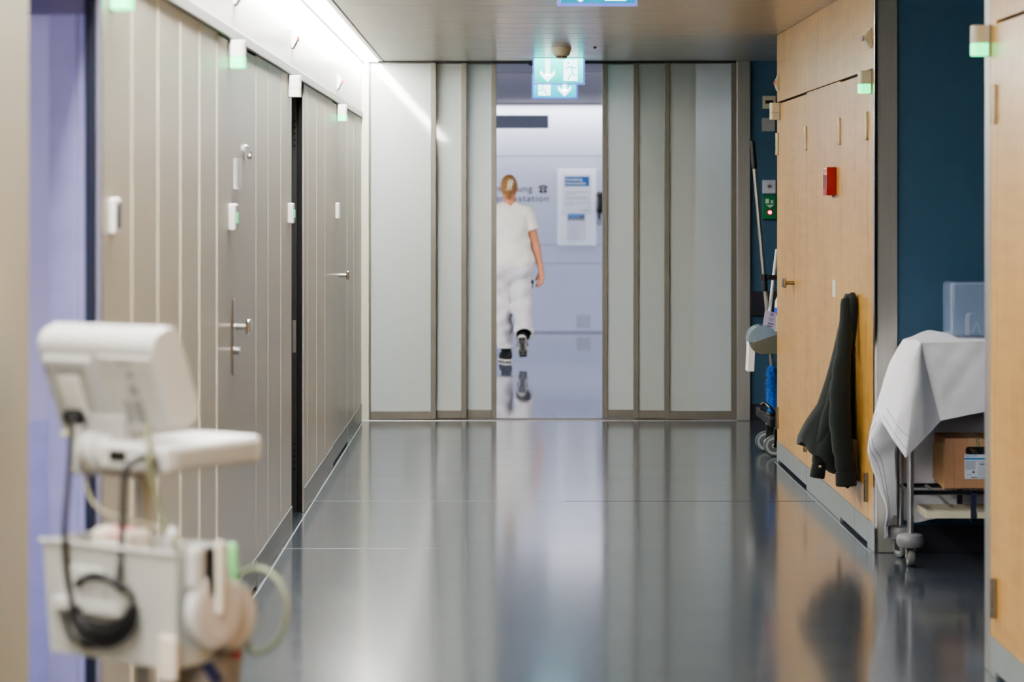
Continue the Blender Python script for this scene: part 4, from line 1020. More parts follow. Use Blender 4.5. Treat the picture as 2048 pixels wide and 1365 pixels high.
# ================================================================== VITAL SIGNS MONITOR ON ITS STAND (foreground, left)
def monitor():
    PX, PY, TH = -.665, 4.5, math.radians(35)
    R = Matrix.Translation((PX, PY, 0)) @ Matrix.Rotation(-TH, 4, 'Z')
    r = thing('patient_monitor', (PX, PY, 0), 'white patient monitor on a wheeled pole in the left foreground, seen from behind', 'medical monitor')
    G = GPLAST; LW = mat('white device plastic', (190, 191, 189), .32, var=.01, coat=.3); LG = mat('light grey device plastic', (160, 160, 157), .4, var=.02)
    # base with five casters
    for k in range(5):
        a = 2 * PI * k / 5 + .3; c, s = math.cos(a), math.sin(a)
        m = MB(); m.tube([(0, 0, .12), (c * .12, s * .12, .115), (c * .235, s * .235, .088)], [.026, .024, .018], seg=14); m.xf(R); lg = m.build('base_leg', LG, r)
        m = MB(); m.lathe([(.014, -.014), (.030, -.014), (.034, -.007), (.034, .007), (.030, .014), (.014, .014)], (0, 0, 0), 'X', seg=24); m.xf(R @ Matrix.Translation((c * .235, s * .235, .0345)) @ Matrix.Rotation(a + .5, 4, 'Z')); m.build('caster_wheel', BLACKP, lg)
        m = MB(); m.cyl((c * .235, s * .235, .04), (c * .235, s * .235, .092), .011); m.xf(R); m.build('caster_stem', STEEL, lg)
    m = MB(); m.lathe([(.05, .085), (.055, .10), (.05, .14), (.03, .17)], (0, 0, 0), seg=28); m.xf(R); m.build('base_hub', LG, r)
    m = MB(); m.tube([(0, 0, .1), (0, 0, 1.04)], .0145, seg=20); m.xf(R); m.build('pole', mat('grey pole', (150, 154, 156), .3, .6), r)
    # flat lower module
    m = MB(); m.box(-.045, .13, -.075, .192, 1.004, 1.056, 0, .012, 4); m.xf(R); dm = m.build('lower_module', LW, r)
    m = MB(); m.box(.1295, .1315, -.045, .17, 1.012, 1.043, 0, .002); m.xf(R); m.build('side_recess', LG, dm)
    m = MB(); m.box(.095, .122, -.0765, -.074, 1.014, 1.038, 1, .002); m.cyl((.108, -.0755, 1.026), (.108, -.079, 1.026), .0045, mi=0); m.box(-.012, .03, -.0775, -.074, 1.022, 1.042, 0, .002); m.xf(R); m.build('port_panel', [BLACKP, LG], dm)
    # joint
    m = MB(); m.cyl((-.115, -.02, 1.03), (-.075, -.02, 1.03), .040, seg=28); m.cyl((-.073, -.02, 1.03), (-.046, -.02, 1.03), .036, seg=28); m.xf(R); m.build('tilt_joint', LW, r)
    m = MB(); m.box(-.14, -.118, -.05, .02, .985, 1.09, 0, .008, 3); m.box(-.11, -.02, -.035, .012, 1.05, 1.10, 0, .006, 3); m.box(-.12, .02, -.03, .03, .985, 1.003, 0, .006); m.xf(R); m.build('mount_bracket', LG, r)
    # tilted monitor
    T = R @ Matrix.Translation((-.0625, .0, 1.172)) @ Matrix.Rotation(math.radians(22), 4, 'X')
    w2, t2_, h2 = .1475, .04, .098
    def rr(r_, t_, h_, n=8):
        out = []
        for cx, cz, a0 in ((t_ - r_, h_ - r_, 0), (-t_ + r_, h_ - r_, PI / 2), (-t_ + r_, -h_ + r_, PI), (t_ - r_, -h_ + r_, 1.5 * PI)):
            for k in range(n + 1): a = a0 + PI / 2 * k / n; out.append((cx + r_ * math.cos(a), cz + r_ * math.sin(a)))
        return out
    prof = rr(.030, t2_, h2)
    m = MB(); m.prism([(-w2, p[0], p[1]) for p in prof], (2 * w2, 0, 0), 0, .004, 2); m.xf(T); hs = m.build('monitor_housing', LW, r)
    m = MB(); m.box(-w2 + .02, w2 - .02, t2_ - .001, t2_ + .003, -h2 + .03, h2 - .02, 0, .001); m.xf(T); m.build('screen', mat('dark screen', (20, 26, 34), .1), hs)
    m = MB(); m.box(-w2 + .012, -.012, -t2_ - .016, -t2_ + .01, -h2 - .006, h2 - .040, 0, .009, 3); m.xf(T); bk = m.build('battery_module', LG, hs)
    m = MB()
    for sx in (-.118, -.032): m.lathe([(.006, 0), (.006, -.003)], (sx, -t2_ - .016, h2 - .062), 'Y', seg=14)
    m.box(-.095, -.050, -t2_ - .0172, -t2_ - .015, h2 - .068, h2 - .063, 0); m.xf(T); m.build('screw_head', mat('mid grey plastic', (120, 120, 118), .5), bk)
    m = MB(); m.box(-.098, -.046, -t2_ - .019, -t2_ - .014, -h2 + .036, h2 - .075, 0, .004); m.xf(T); m.build('socket_recess', mat('recess grey', (206, 206, 200), .5), bk)
    m = MB()
    m.box(-.096, -.054, -t2_ - .040, -t2_ - .016, -h2 + .024, -h2 + .055, 0, .008, 3); m.xf(T); m.build('power_plug', BLACKR, r)
    m = MB(); m.box(-.13, -.02, -t2_ - .024, -t2_ - .012, -h2 - .008, -h2 + .004, 0, .005); m.xf(T); m.build('lower_lip', mat('ivory plastic', (222, 218, 190), .4), bk)
    m = MB(); m.box(.004, w2 - .008, -t2_ - .006, -t2_ + .006, -h2 + .006, h2 - .036, 0, .005, 3); m.xf(T); lp = m.build('label_panel', mat('pale label panel', (176, 176, 171), .5), hs)
    m = MB(); yy = -t2_ - .0063
    def ink(x0, x1, z0, z1): m.box(x0, x1, yy - .0006, yy, z0, z1, 0)
    ink(.055, .095, .048, .052)
    for q in range(3): ink(.07 + q * .003, .092 - q * .004, .022 + q * .0045, .0255 + q * .0045)
    for q in range(4): ink(.066 + (q % 2) * .004, .092 - q * .002, -.014 + q * .0055, -.0105 + q * .0055)
    for q in range(9): ink(.045, .062 - (q % 3) * .002, -.072 + q * .0052, -.0688 + q * .0052); ink(.067, .098 - (q * 5 % 4) * .004, -.072 + q * .0052, -.0688 + q * .0052)
    m.xf(T); m.build('label_print', mat('grey label ink', (118, 120, 120), .6), lp)
    # bin
    def bin_(m):
        x0, x1, y0, y1, z0, z1 = -.1, .23, -.16, -.018, .675, .881; tp = .010; t = .004
        o = [(x0 + tp, y0 + tp, z0), (x1 - tp, y0 + tp, z0), (x1 - tp, y1, z0), (x0 + tp, y1, z0)]
        O = [(x0, y0, z1), (x1, y0, z1), (x1, y1, z1), (x0, y1, z1)]
        i = [(x0 + tp + t, y0 + tp + t, z0 + t), (x1 - tp - t, y0 + tp + t, z0 + t), (x1 - tp - t, y1 - t, z0 + t), (x0 + tp + t, y1 - t, z0 + t)]
        I = [(x0 + t, y0 + t, z1), (x1 - t, y0 + t, z1), (x1 - t, y1 - t, z1), (x0 + t, y1 - t, z1)]
        v = o + O + i + I; f = [(3, 2, 1, 0), (8, 9, 10, 11)]
        for k in range(4):
            n = (k + 1) % 4; f += [(k, n, 4 + n, 4 + k), (8 + n, 8 + k, 12 + k, 12 + n), (4 + k, 4 + n, 12 + n, 12 + k)]
        tb = bmesh.new(); V = [tb.verts.new(p) for p in v]
        for q in f: tb.faces.new([V[k] for k in q])
        bmesh.ops.recalc_face_normals(tb, faces=tb.faces[:])
        ed = [e for e in tb.edges if abs(e.verts[0].co.z - e.verts[1].co.z) > .1 and e.calc_face_angle(0) > .5]
        bmesh.ops.bevel(tb, geom=ed, offset=.003, segments=3, affect='EDGES', profile=.5)
        m._merge(tb, 0)
        m.box(x0 - .006, x1 + .002, y0 - .005, y0 + .004, z1 - .006, z1 + .002, 0, .002)
    m = MB(); bin_(m); m.xf(R); bn_ = m.build('storage_bin', mat('white bin plastic', (182, 184, 180), .4, var=.01, coat=.2), r)
    m = MB(); m.box(-.03, .16, -.02, -.0145, .70, .87, 0, .002); m.box(-.02, .02, -.02, .016, .76, .80, 0, .004); m.xf(R); m.build('bin_bracket', LG, r)
    m = MB(); m.box(-.055, .055, -.166, -.146, .775, .84, 0, .006, 3); m.box(-.06, .105, -.176, -.148, .756, .782, 0, .006, 3); m.xf(R); m.build('cord_cleat', LW, bn_)
    # cord wound on the bin
    def Yf(px): return 4.426 - .189 * (px - 83) / 268
    m = MB(); random.seed(3)
    for q in range(5):
        cx, cy, rx, ry = 208, 1212, 50 + q * 3.5, 56 + q * 5; pts = []
        for k in range(29):
            a = math.radians(-4 + 188 * k / 28); px = cx + rx * math.cos(a); py = cy + 6 + ry * math.sin(a) * (.62 + .09 * q)
            pts.append(W(px, py, Yf(px) - .030 - .004 * (q % 3)))
        m.tube(pts, .0052, seg=8)
    for q in range(4):
        pts = []
        for k in range(15):
            t = k / 14; px = 154 + 94 * t; py = 1180 - (24 - q * 3) * math.sin(PI * (t ** .8)) - 2 * q + 10 * t * t - 6
            pts.append(W(px, py, Yf(px) - .030 - .006 * (q % 2)))
        m.tube(pts, .0062, seg=8)
    m.tube(catmull([W(243, 1166, Yf(243) - .035), W(262, 1190, Yf(262) - .035), W(266, 1222, Yf(266) - .033), W(258, 1240, Yf(258) - .03)], 6), .0055, seg=8)
    m.tube(catmull([W(128, 1218, Yf(130) - .02), W(132, 1250, Yf(132) - .03), W(150, 1282, Yf(150) - .03), W(185, 1292, Yf(185) - .03), W(225, 1272, Yf(225) - .03), W(262, 1235, Yf(262) - .03)], 6), .005, seg=8)
    m.build('coiled_cord', BLACKR, r)
    m = MB(); m.tube(catmull([W(145, 828, 4.43), W(143, 860, 4.42), W(137, 960, 4.39), W(130, 1050, 4.36), W(130, 1130, 4.35), W(142, 1195, 4.345), W(160, 1245, 4.34), W(185, 1270, 4.33)], 8), .0056, seg=10); m.build('power_cord', BLACKR, r)
    m = MB(); m.tube(catmull([W(288, 915, 4.385), W(272, 922, 4.37), W(252, 940, 4.36), W(247, 990, 4.35), W(244, 1080, 4.33), W(240, 1130, 4.30), W(236, 1168, 4.285)], 8), .0060, seg=10); m.build('power_cord', BLACKR, r)
    HOSE = mat('grey green hose', (104, 108, 84), .5)
    m = MB(); m.tube(catmull([W(295, 850, 4.44), W(298, 900, 4.345), W(302, 950, 4.335), W(318, 1020, 4.33), W(338, 1066, 4.32), W(356, 1100, 4.31), W(360, 1130, 4.31)], 8), .0062, seg=10); m.build('air_hose', HOSE, r)
    m = MB(); m.tube(catmull([W(168, 945, 4.52), W(176, 985, 4.50), W(200, 1020, 4.44), W(250, 1040, 4.40), W(300, 1052, 4.38), W(345, 1078, 4.34), W(372, 1098, 4.33), W(378, 1115, 4.33)], 8), .0030, seg=8); m.build('sensor_cable', mat('beige cable', (150, 146, 122), .5), r)
    # things kept in the bin and hanging on its side
    m = MB(); m.box(-.052, .055, -.085, -.03, .70, .898, 0, .012, 3); m.box(-.012, .035, -.0858, -.084, .884, .889, 1, .001); m.box(-.01, .034, -.080, -.045, .8975, .8988, 1)
    m.xf(R); m.build('paper_pack', [mat('ivory paper pack', (224, 216, 204), .6), mat('red stripe print', (200, 40, 60), .5)], label='ivory paper pack with a red stripe standing in the white bin', cat='paper pack')
    r2 = thing('small_bottle', R @ Vector((.165, -.10, .68)), 'small white bottle with a rounded cap standing in the white bin', 'bottle')
    m = MB(); m.lathe([(.015, .6795), (.016, .69), (.016, .87), (.012, .882)], (.165, -.10, 0), seg=22); m.xf(R); m.build('bottle_body', LG, r2)
    m = MB(); m.lathe([(.0115, .882), (.0125, .886), (.0125, .904), (.009, .914), (.003, .917)], (.165, -.10, 0), seg=22); m.cyl((.165, -.10, .884), (.192, -.10, .884), .006); m.xf(R); m.build('bottle_cap', LW, r2)
    def paddle(y, z, x, ds, label, neck):
        q = thing('sensor_holder', R @ Vector((x, y, z - .08 * ds)), label, 'sensor holder')
        m = MB(); n = 40; pl = []
        for k in range(n): a = 2 * PI * k / n; pl.append((x, y + .076 * ds * math.cos(a), z + .078 * ds * math.sin(a)))
        m.prism(pl, (.024, 0, 0), 0, .006, 3)
        if neck: m.box(x, x + .022, y - .060, y - .028, z + .045, z + .118, 0, .007, 3)
        m.xf(R); m.build('holder_shell', LW if neck else LG, q)
        m = MB(); n2 = [(x + .0238, y + .060 * ds * math.cos(2 * PI * k / n), z + .062 * ds * math.sin(2 * PI * k / n)) for k in range(n)]
        m.prism(n2, (.003, 0, 0), 0, .001); m.xf(R); m.build('side_cover', mat('warm grey cover', (186, 178, 172), .45), q)
        if neck:
            m = MB(); m.box(x + .026, x + .036, y - .012, y + .004, z - .005, z + .125, 0, .005, 3); m.xf(R); m.build('lever', mat('ivory lever', (222, 220, 208), .4), q)
            m = MB(); m.box(x + .012, x + .030, y - .026, y - .014, z + .03, z + .115, 0, .003); m.xf(R); m.build('slot', BLACKP, q)
        return q
    paddle(-.098, .776, .2500, .86, 'white oval holder with a lever hanging on the right side of the bin', True)
    paddle(-.020, .752, .2235, .80, 'second pale oval holder, behind the one with the lever', False)
    # blood pressure cuff with tubing hanging below
    q = thing('blood_pressure_cuff', W(420, 1400, 4.36), 'grey blood pressure cuff with a navy strap hanging below the oval holders', 'blood pressure cuff')
    cuff = [[W(372, 1268, 4.40), W(405, 1275, 4.37), W(440, 1262, 4.37), (W(478, 1240, 4.40))],
            [W(360, 1310, 4.39), W(400, 1318, 4.345), W(440, 1310, 4.345), (W(480, 1300, 4.39))],
            [W(345, 1360, 4.39), W(395, 1365, 4.34), W(440, 1360, 4.34), (W(472, 1350, 4.39))],
            [W(352, 1420, 4.40), W(395, 1425, 4.36), W(440, 1420, 4.36), (W(468, 1410, 4.40))]]
    m = MB(); m.grid(patch(cuff, lins(16), lins(20)), thick=.008); m.build('cuff_fabric', mat('grey brown cuff fabric', (132, 124, 116), .9, var=.08), q, sharp=80)
    m = MB(); m.grid([[W(a, b, 4.325) for a, b in row] for row in (((366, 1262), (382, 1258)), ((384, 1300), (402, 1292)), ((405, 1335), (424, 1325)), ((428, 1372), (446, 1360)))], thick=.004); m.build('strap', mat('navy strap', (30, 34, 70), .8), q)
    m = MB(); cc = Vector(W(516, 1222, 4.40)); pts = []
    for k in range(41):
        a = 2 * PI * k / 40 * .93 + 2.2; pts.append(W(514 + 60 * math.cos(a), 1222 + 84 * math.sin(a), 4.42 - .05 * math.cos(a)))
    m.tube(pts, .0055, seg=10); m.tube(catmull([pts[0], W(455, 1155, 4.42), W(440, 1143, 4.38), W(428, 1142, 4.36)], 6), .0055, seg=10)
    m.tube(catmull([pts[-1], W(462, 1220, 4.42), W(458, 1270, 4.40), W(452, 1300, 4.395)], 6), .0055, seg=10)
    m.build('tubing', mat('grey green tubing', (128, 134, 112), .45, alpha=.85), q)
    m = MB(); m.tube([W(464, 1088, 4.45), W(464, 1092, 4.45), W(465, 1120, 4.45), W(468, 1165, 4.44)], [.006, .0095, .008, .006], seg=14); m.build('green_connector', mat('pale green connector', (132, 210, 140), .4), q)
    m = MB(); hh = W(472, 1312, 4.355)
    pl = [(hh.x + .0055 * 16 * math.sin(t) ** 3 / 16, hh.y, hh.z + .0055 * (13 * math.cos(t) - 5 * math.cos(2 * t) - 2 * math.cos(3 * t) - math.cos(4 * t)) / 13) for t in [2 * PI * k / 24 for k in range(24)]]
    m.prism(pl, (0, .02, 0), 0); m.build('heart_mark', mat('red heart print', (190, 24, 40), .6), q)
    m = MB(); m.box(.150, .19, -.185, -.1705, .655, .735, 0, .006, 3); m.xf(R @ Matrix.Translation((.042, .018, .0))); m.build('tape_roll_holder', mat('beige plastic', (214, 202, 188), .5), r)
monitor()

# ================================================================== CLEANING CART IN THE FAR NICHE
def cart():
    r = thing('cleaning_cart', (1.85, 14.6, 0), 'cleaning cart half hidden behind the far end of the maple wall', 'cart')
    x0, x1, y0, y1 = XX(1533, 14.35), 2.15, 14.17, 14.95
    zb = .17
    m = MB(); m.box(x0, x1, y0, y1, zb, zb + .06, 0, .012, 3); m.build('base_platform', BLACKP, r)
    WHEEL = mat('grey tyre', (86, 90, 92), .55); HUB = mat('pale grey hub', (150, 156, 158), .45)
    for (cx, cy) in ((XX(1531, 14.45), 14.45), (XX(1548, 14.19), 14.19), (x1 - .05, 14.2), (x1 - .05, 14.9)):
        m = MB(); m.lathe([(.05, -.013), (.058, -.013), (.062, -.006), (.062, .006), (.058, .013), (.05, .013)], (cx, cy, .062), 'Y', seg=36)
        m.lathe([(.004, -.017), (.012, -.017), (.014, -.012), (.035, -.0115), (.037, -.014), (.051, -.0135), (.051, .0135), (.004, .016)], (cx, cy, .062), 'Y', mi=1, seg=36); m.build('caster_wheel', [WHEEL, HUB], r)
        m = MB()
        m.prism([(cx - .004, cy - .022, .055), (cx + .012, cy - .022, .05), (cx + .05, cy - .022, .15), (cx + .05, cy - .022, .165), (cx + .004, cy - .022, .165)], (0, .004, 0), 0, .001)
        m.prism([(cx - .004, cy + .018, .055), (cx + .012, cy + .018, .05), (cx + .05, cy + .018, .15), (cx + .05, cy + .018, .165), (cx + .004, cy + .018, .165)], (0, .004, 0), 0, .001)
        m.box(cx + .002, cx + .052, cy - .024, cy + .024, .157, .170, 0, .003); m.cyl((cx, cy - .026, .062), (cx, cy + .026, .062), .007); m.cyl((cx + .03, cy, .165), (cx + .03, cy, .18), .012); m.build('caster_fork', CHROME, r)
    for x in (1.72, 2.08):
        m = MB(); m.tube([(x, 14.55, zb + .05), (x, 14.55, 1.12)], .0125, seg=14); m.build('upright', STEEL, r)
    m = MB(); m.tube([(1.72, 14.55, 1.12), (2.08, 14.55, 1.12)], .0125, seg=14); m.build('push_handle', BLACKP, r)
    m = MB(); m.box(1.64, 2.12, 14.3, 14.8, .62, .66, 0, .01); m.box(1.66, 1.674, 14.3, 14.8, .655, .72, 0, .003); m.build('tray', mat('grey tray', (110, 112, 110), .5), r)
    Yq = 14.5
    m = MB(); p = W(1528.5, 555, Yq)
    m.lathe([(.0135, -.020), (.021, -.018), (.021, .018), (.0135, .020)], p, 'Z', seg=18)
    m.box(p.x + .014, 1.705, Yq - .018, Yq + .018, p.z - .016, p.z + .014, 0, .006); m.box(1.69, 1.74, Yq - .02, 14.57, p.z - .03, p.z + .02, 0, .008); m.build('pole_clamp', BLACKP, r)
    m = MB()
    for (a, b, c) in ((W(1521, 810, 14.3), W(1530, 807, 14.3), W(1545, 820, 14.3)), (W(1520, 819, 14.25), W(1530, 825, 14.25), W(1546, 830, 14.25))):
        m.tube(catmull([a, b, c, Vector((c.x + .02, c.y + .05, zb + .055))], 5), .008, seg=10)
    m.build('foot_pedal', CHROME, r)
    # mop with blue fluffy head
    mp = thing('duster_mop', W(1545, 838, Yq), 'long metal pole with black grip and shaggy blue duster head, clamped on the cart', 'mop')
    a, b = W(1508.5, 333, Yq), W(1545, 745, Yq)
    m = MB(); m.tube([a, b], .0118, seg=16); m.build('pole', mat('light aluminium', (196, 194, 186), .3, .85), mp)
    m = MB(); g = W(1505, 283, Yq); m.tube([g - Vector((.004, 0, -.006)), g, g + (a - g) * .85, a, a + (b - a) * .012], [.006, .0135, .0155, .0165, .014], seg=16); m.build('grip', BLACKR, mp)
    m = MB(); d = (b - a); m.tube([a + d * .555, a + d * .56, a + d * .602, a + d * .607], [.0125, .0155, .0155, .0125], seg=16); m.build('pole_collar', BLACKR, mp)
    random.seed(5); m = MB(); top, bot = W(1545, 730, Yq), W(1547, 834, Yq); ax = (bot - top); vs, fs = [], []
    m.tube([top, top + ax * .1, top + ax * .5, top + ax * .85, bot], [.012, .022, .026, .020, .008], seg=14)
    for k in range(2600):
        t = random.random(); an = random.random() * 2 * PI; u = Vector((math.cos(an), math.sin(an), 0))
        p = top + ax * t + u * .012; L = .024 + .018 * math.sin(PI * min(1, t * .95 + .1)) * random.uniform(.7, 1.15)
        tip = p + u * L * .75 + Vector((random.gauss(0, .007), random.gauss(0, .007), -L * random.uniform(.5, 1.1)))
        mid = (p + tip) / 2 + u * .004; s_ = Vector((-u.y, u.x, 0)) * .0022; n0 = len(vs)
        vs += [p - s_, p + s_, mid + s_ * 1.2, mid - s_ * 1.2, tip]; fs += [(n0, n0 + 1, n0 + 2, n0 + 3), (n0 + 3, n0 + 2, n0 + 4)]
    m.mesh(vs, fs); m.build('duster_head', mat('bright blue microfibre', (24, 110, 206), .9, var=.35, scale=60, sheen=.3), mp)
    # second handle
    m = MB(); a, b = W(1554, 500, 14.7), W(1548.5, 546, 14.62); m.tube([a, b, b + (b - a) * 2.2], [.011, .011, .011], seg=12); m.build('broom_handle', WPLAST, label='white handle end leaning just behind the far end of the maple wall', cat='handle')
    # wipe dispenser with dome lid
    Yd = 14.22; c = W(1527, 681, Yd); dp = .2
    q = thing('wipe_dispenser', (c.x + .02, Yd + .1, c.z - .1), 'blue grey domed wipe dispenser with a paper strip hanging out', 'dispenser')
    R0 = .0865
    LID = mat('smoky blue lid', (150, 176, 196), .12, alpha=.72, coat=.6)
    def arc(a0, a1, rad, n=24): return [(c.x + rad * math.cos(a0 + (a1 - a0) * k / n), c.z + rad * math.sin(a0 + (a1 - a0) * k / n)) for k in range(n + 1)]
    m = MB(); out = arc(math.radians(20), math.radians(190), R0); inn = arc(math.radians(190), math.radians(20), R0 - .004)
    m.prism([(x, Yd, z) for x, z in out + inn], (0, dp, 0), 0); m.prism([(x, Yd - .003, z) for x, z in out + [(c.x + .02, c.z + .005)]], (0, .003, 0), 0); m.build('dome_lid', LID, q)
    m = MB(); m.lathe([(.02, .01), (.056, .008), (.058, .012), (.058, dp - .02), (.02, dp - .015)], (c.x, Yd, c.z), 'Y', seg=36); m.build('paper_roll', WHITEPAPER, q)
    m = MB(); low = arc(math.radians(195), math.radians(290), R0 - .002); pl = [(x, Yd - .006, z) for x, z in low] + [(c.x + .115, Yd - .006, c.z - .085), (c.x + .115, Yd - .006, c.z + .045), (c.x + .06, Yd - .006, c.z + .03)]
    m.prism(pl, (0, dp + .012, 0), 0, .004); m.build('dispenser_base', mat('khaki grey plastic', (98, 98, 88), .45), q)
    m = MB(); xa = XX(1497.5, Yd)
    m.grid([[(x, Yd + .02 + .15 * j, z) for j in (0, .5, 1)] for x, z in ((c.x - .055, c.z + .02), (c.x - .083, c.z - .01), (c.x - .081, c.z - .04), (c.x - .084, c.z - .10), (c.x - .088, c.z - .185))], thick=.0015)
    m.grid([[(x + dx, Yd + .02, z) for dx in (0, .034)] for x, z in ((c.x - .081, c.z - .03), (c.x - .084, c.z - .1), (c.x - .088, c.z - .185))], thick=.0015); m.build('paper_strip', WHITEPAPER, q)
    m = MB(); m.box(c.x + .05, 1.72, 14.27, 14.38, c.z - .078, c.z - .05, 0, .005); m.box(1.705, 1.735, 14.27, 14.55, c.z - .078, c.z - .04, 0, .004); m.build('dispenser_arm', BLACKP, q)
    # leaflet and bottle standing on the cart
    Yl = 14.34; q = thing('info_card', W(1540, 654, Yl), 'tilted pale lilac printed card standing above the wipe dispenser', 'card')
    cp = [W(1530, 621, Yl), W(1553, 626, Yl), W(1551, 662, Yl + .01), W(1525, 655, Yl + .01)]
    m = MB(); m.prism(cp, (0, .002, 0), 0); m.build('card', mat('pale lilac paper', (206, 196, 216), .6), q)
    m = MB(); ux = (cp[1] - cp[0]); uz = (cp[3] - cp[0])
    def pr(u0, u1, v0, v1): m.prism([cp[0] + ux * u + uz * v + Vector((0, -.0008, 0)) for u, v in ((u0, v0), (u1, v0), (u1, v1), (u0, v1))], (0, -.0006, 0), 0)
    for k in range(5): pr(.50 + k * .065, .535 + k * .065, .07, .26)
    for k in range(3): pr(.4, .95 - .1 * k, .36 + .08 * k, .39 + .08 * k)
    pr(.40, .9, .66, .74); pr(.35, .8, .80, .88); m.build('card_print', mat('violet print', (122, 104, 156), .6), q)
    q = thing('spray_bottle', W(1556, 640, 14.46), 'white bottle with a blue band half hidden behind the maple wall', 'bottle')
    bx = XX(1556, 14.46)
    m = MB(); m.lathe([(.033, .72), (.034, .73), (.034, .85), (.030, .90), (.016, .93), (.010, .935)], (bx + .012, 14.46, 0), seg=24); m.build('bottle_body', WPLAST, q)
    m = MB(); m.lathe([(.0345, .815), (.0345, .862)], (bx + .012, 14.46, 0), seg=24); m.build('label_band', mat('strong blue label', (30, 70, 190), .4), q)
    m = MB(); q2 = W(1556, 655, 14.4); m.lathe([(.02, 0), (.024, .01), (.02, .06), (.012, .09)], (q2.x + .006, 14.36, q2.z - .02), seg=18); m.build('cloth_bundle', mat('beige cloth', (206, 192, 176), .9), label='beige folded cloth end between the card and the maple wall', cat='cloth')
cart()

# ================================================================== PERSON WALKING AWAY THROUGH THE PASSAGE
def person():
    SKIN = mat('warm skin', (198, 130, 94), .5, var=.05, scale=20)
    TUNIC = mat('cream cotton tunic', (226, 219, 202), .85, var=.03, scale=30, bump=.06)
    TROUS = mat('white cotton trousers', (206, 199, 194), .85, var=.03, scale=30, bump=.06)
    HAIR = mat('blond hair', (150, 110, 62), .45, var=.3, scale=18, stretch=(14, 6, 1.5))
    Yb = 22.5; xc = .09
    r = thing('person', (xc, Yb, 0), 'person in cream tunic and white trousers, blond hair pinned up, walking away through the passage', 'person')
    s = SDF((-.34, 21.9, -.02), (.52, 22.95, 1.8), .0062)
    hc = (.084, 22.5, 1.628)
    s.ball(hc, .1, 0, (.74, .92, 1.08)); s.ball((.084, 22.535, 1.575), .058, .03, (.9, 1, .95))
    s.cone((.086, 22.5, 1.58), .05, (.09, 22.495, 1.44), .056, .03)
    s.ball((.084, 22.603, 1.607), .013, .012, (.8, 1, 1.5)); s.ball((.084, 22.588, 1.562), .016, .012, (1.4, .8, .6))
    for sx in (-1, 1): s.ball((.084 + sx * .077, 22.5, 1.612), .022, .008, (.45, .7, 1.2))
    for sx in (-1, 1): s.ball((.084 + sx * .028, 22.590, 1.628), .011, .006)
    s.cone((xc - .12, Yb, 1.40), .055, (xc + .12, Yb, 1.40), .055, .06); s.ball((xc, Yb, 1.27), .12, .06, (1.35, .85, 1.3))
    s.ball((xc, Yb, 1.08), .11, .06, (1.3, .85, 1.3)); s.ball((xc, Yb, .93), .12, .06, (1.4, .95, 1.0))
    s.cone((.262, 22.5, 1.395), .046, (.335, 22.52, 1.065), .040, .03); s.cone((.335, 22.52, 1.065), .041, (.383, 22.47, .852), .026, .02)
    s.cone((-.082, 22.5, 1.395), .046, (-.135, 22.56, 1.08), .040, .03); s.cone((-.135, 22.56, 1.08), .041, (-.11, 22.76, .95), .026, .02)
    # hands
    def hand(wr, K, spread, curl, thumb_dir):
        wr, K, spread = Vector(wr), Vector(K), Vector(spread).normalized(); dn = (K - wr).normalized()
        s.cone(wr, .024, wr + (K - wr) * .35, .027, .012)
        for q in (-1, -.33, .33, 1): s.cone(wr + (K - wr) * .3 + spread * q * .014, .016, K + spread * q * .023, .0125, .012)
        cu = Vector(curl).normalized()
        for q, L in ((-1, .062), (-.33, .078), (.33, .084), (1, .076)):
            a = K + spread * q * .025; b = a + (dn * .9 + cu * .25).normalized() * L * .5; c = b + (dn * .7 + cu * .7).normalized() * L * .5
            s.cone(a, .0105, b, .0095, .004); s.cone(b, .0095, c, .0075, .004)
        t0 = wr + (K - wr) * .25 + spread * .02; td = Vector(thumb_dir).normalized(); t1 = t0 + (td * .6 + dn * .8).normalized() * .042; t2 = t1 + (td * .15 + dn * .9 + cu * .3).normalized() * .036
        s.cone(t0, .0145, t1, .0115, .008); s.cone(t1, .0115, t2, .0085, .004)
    hand((.384, 22.468, .845), (.381, 22.448, .772), (-.75, .65, 0), (-.4, .5, 0), (-.7, .5, -.1))
    hand((-.11, 22.765, .948), (-.10, 22.83, .925), (.5, .1, .8), (.3, .2, -.6), (.5, .3, .6))
    for h_, k_, a_, rk in (((xc - .09, Yb, .9), (.035, 22.5, .5), (.05, 22.455, .13), 1), ((xc + .095, Yb, .9), (.205, 22.43, .5), (.207, 22.115, .325), 1)):
        s.cone(h_, .085, k_, .055, .05); s.cone(k_, .056, a_, .028, .02)
    m = MB(); s.into(m, smooth=2); body = m.build('body', SKIN, r, sharp=180)
    for sx in (-1, 1):
        m = MB(); m.lathe([(.001, -.009), (.007, -.006), (.009, 0), (.007, .006), (.001, .009)], (.084 + sx * .028, 22.594, 1.628), 'Y', seg=16); e = m.build('eye', mat('eye white', (226, 224, 220), .2), r)
        m = MB(); m.lathe([(.0045, .008), (.003, .0098)], (.084 + sx * .028, 22.594, 1.628), 'Y', seg=12); m.build('iris', mat('blue grey iris', (70, 90, 110), .2), e)
        m = MB(); m.tube([(.084 + sx * .014, 22.597, 1.648), (.084 + sx * .028, 22.600, 1.653), (.084 + sx * .044, 22.59, 1.648)], .003, seg=8); m.build('eyebrow', HAIR, r)
    m = MB(); m.tube([(.062, 22.592, 1.562), (.075, 22.601, 1.565), (.084, 22.602, 1.563), (.093, 22.601, 1.565), (.106, 22.592, 1.562)], [.002, .005, .005, .005, .002], seg=8); m.build('lips', mat('lip rose', (178, 96, 88), .45), r)
    # hair, with the twist and its clip
    h = SDF((-.05, 22.3, 1.45), (.22, 22.66, 1.8), .005)
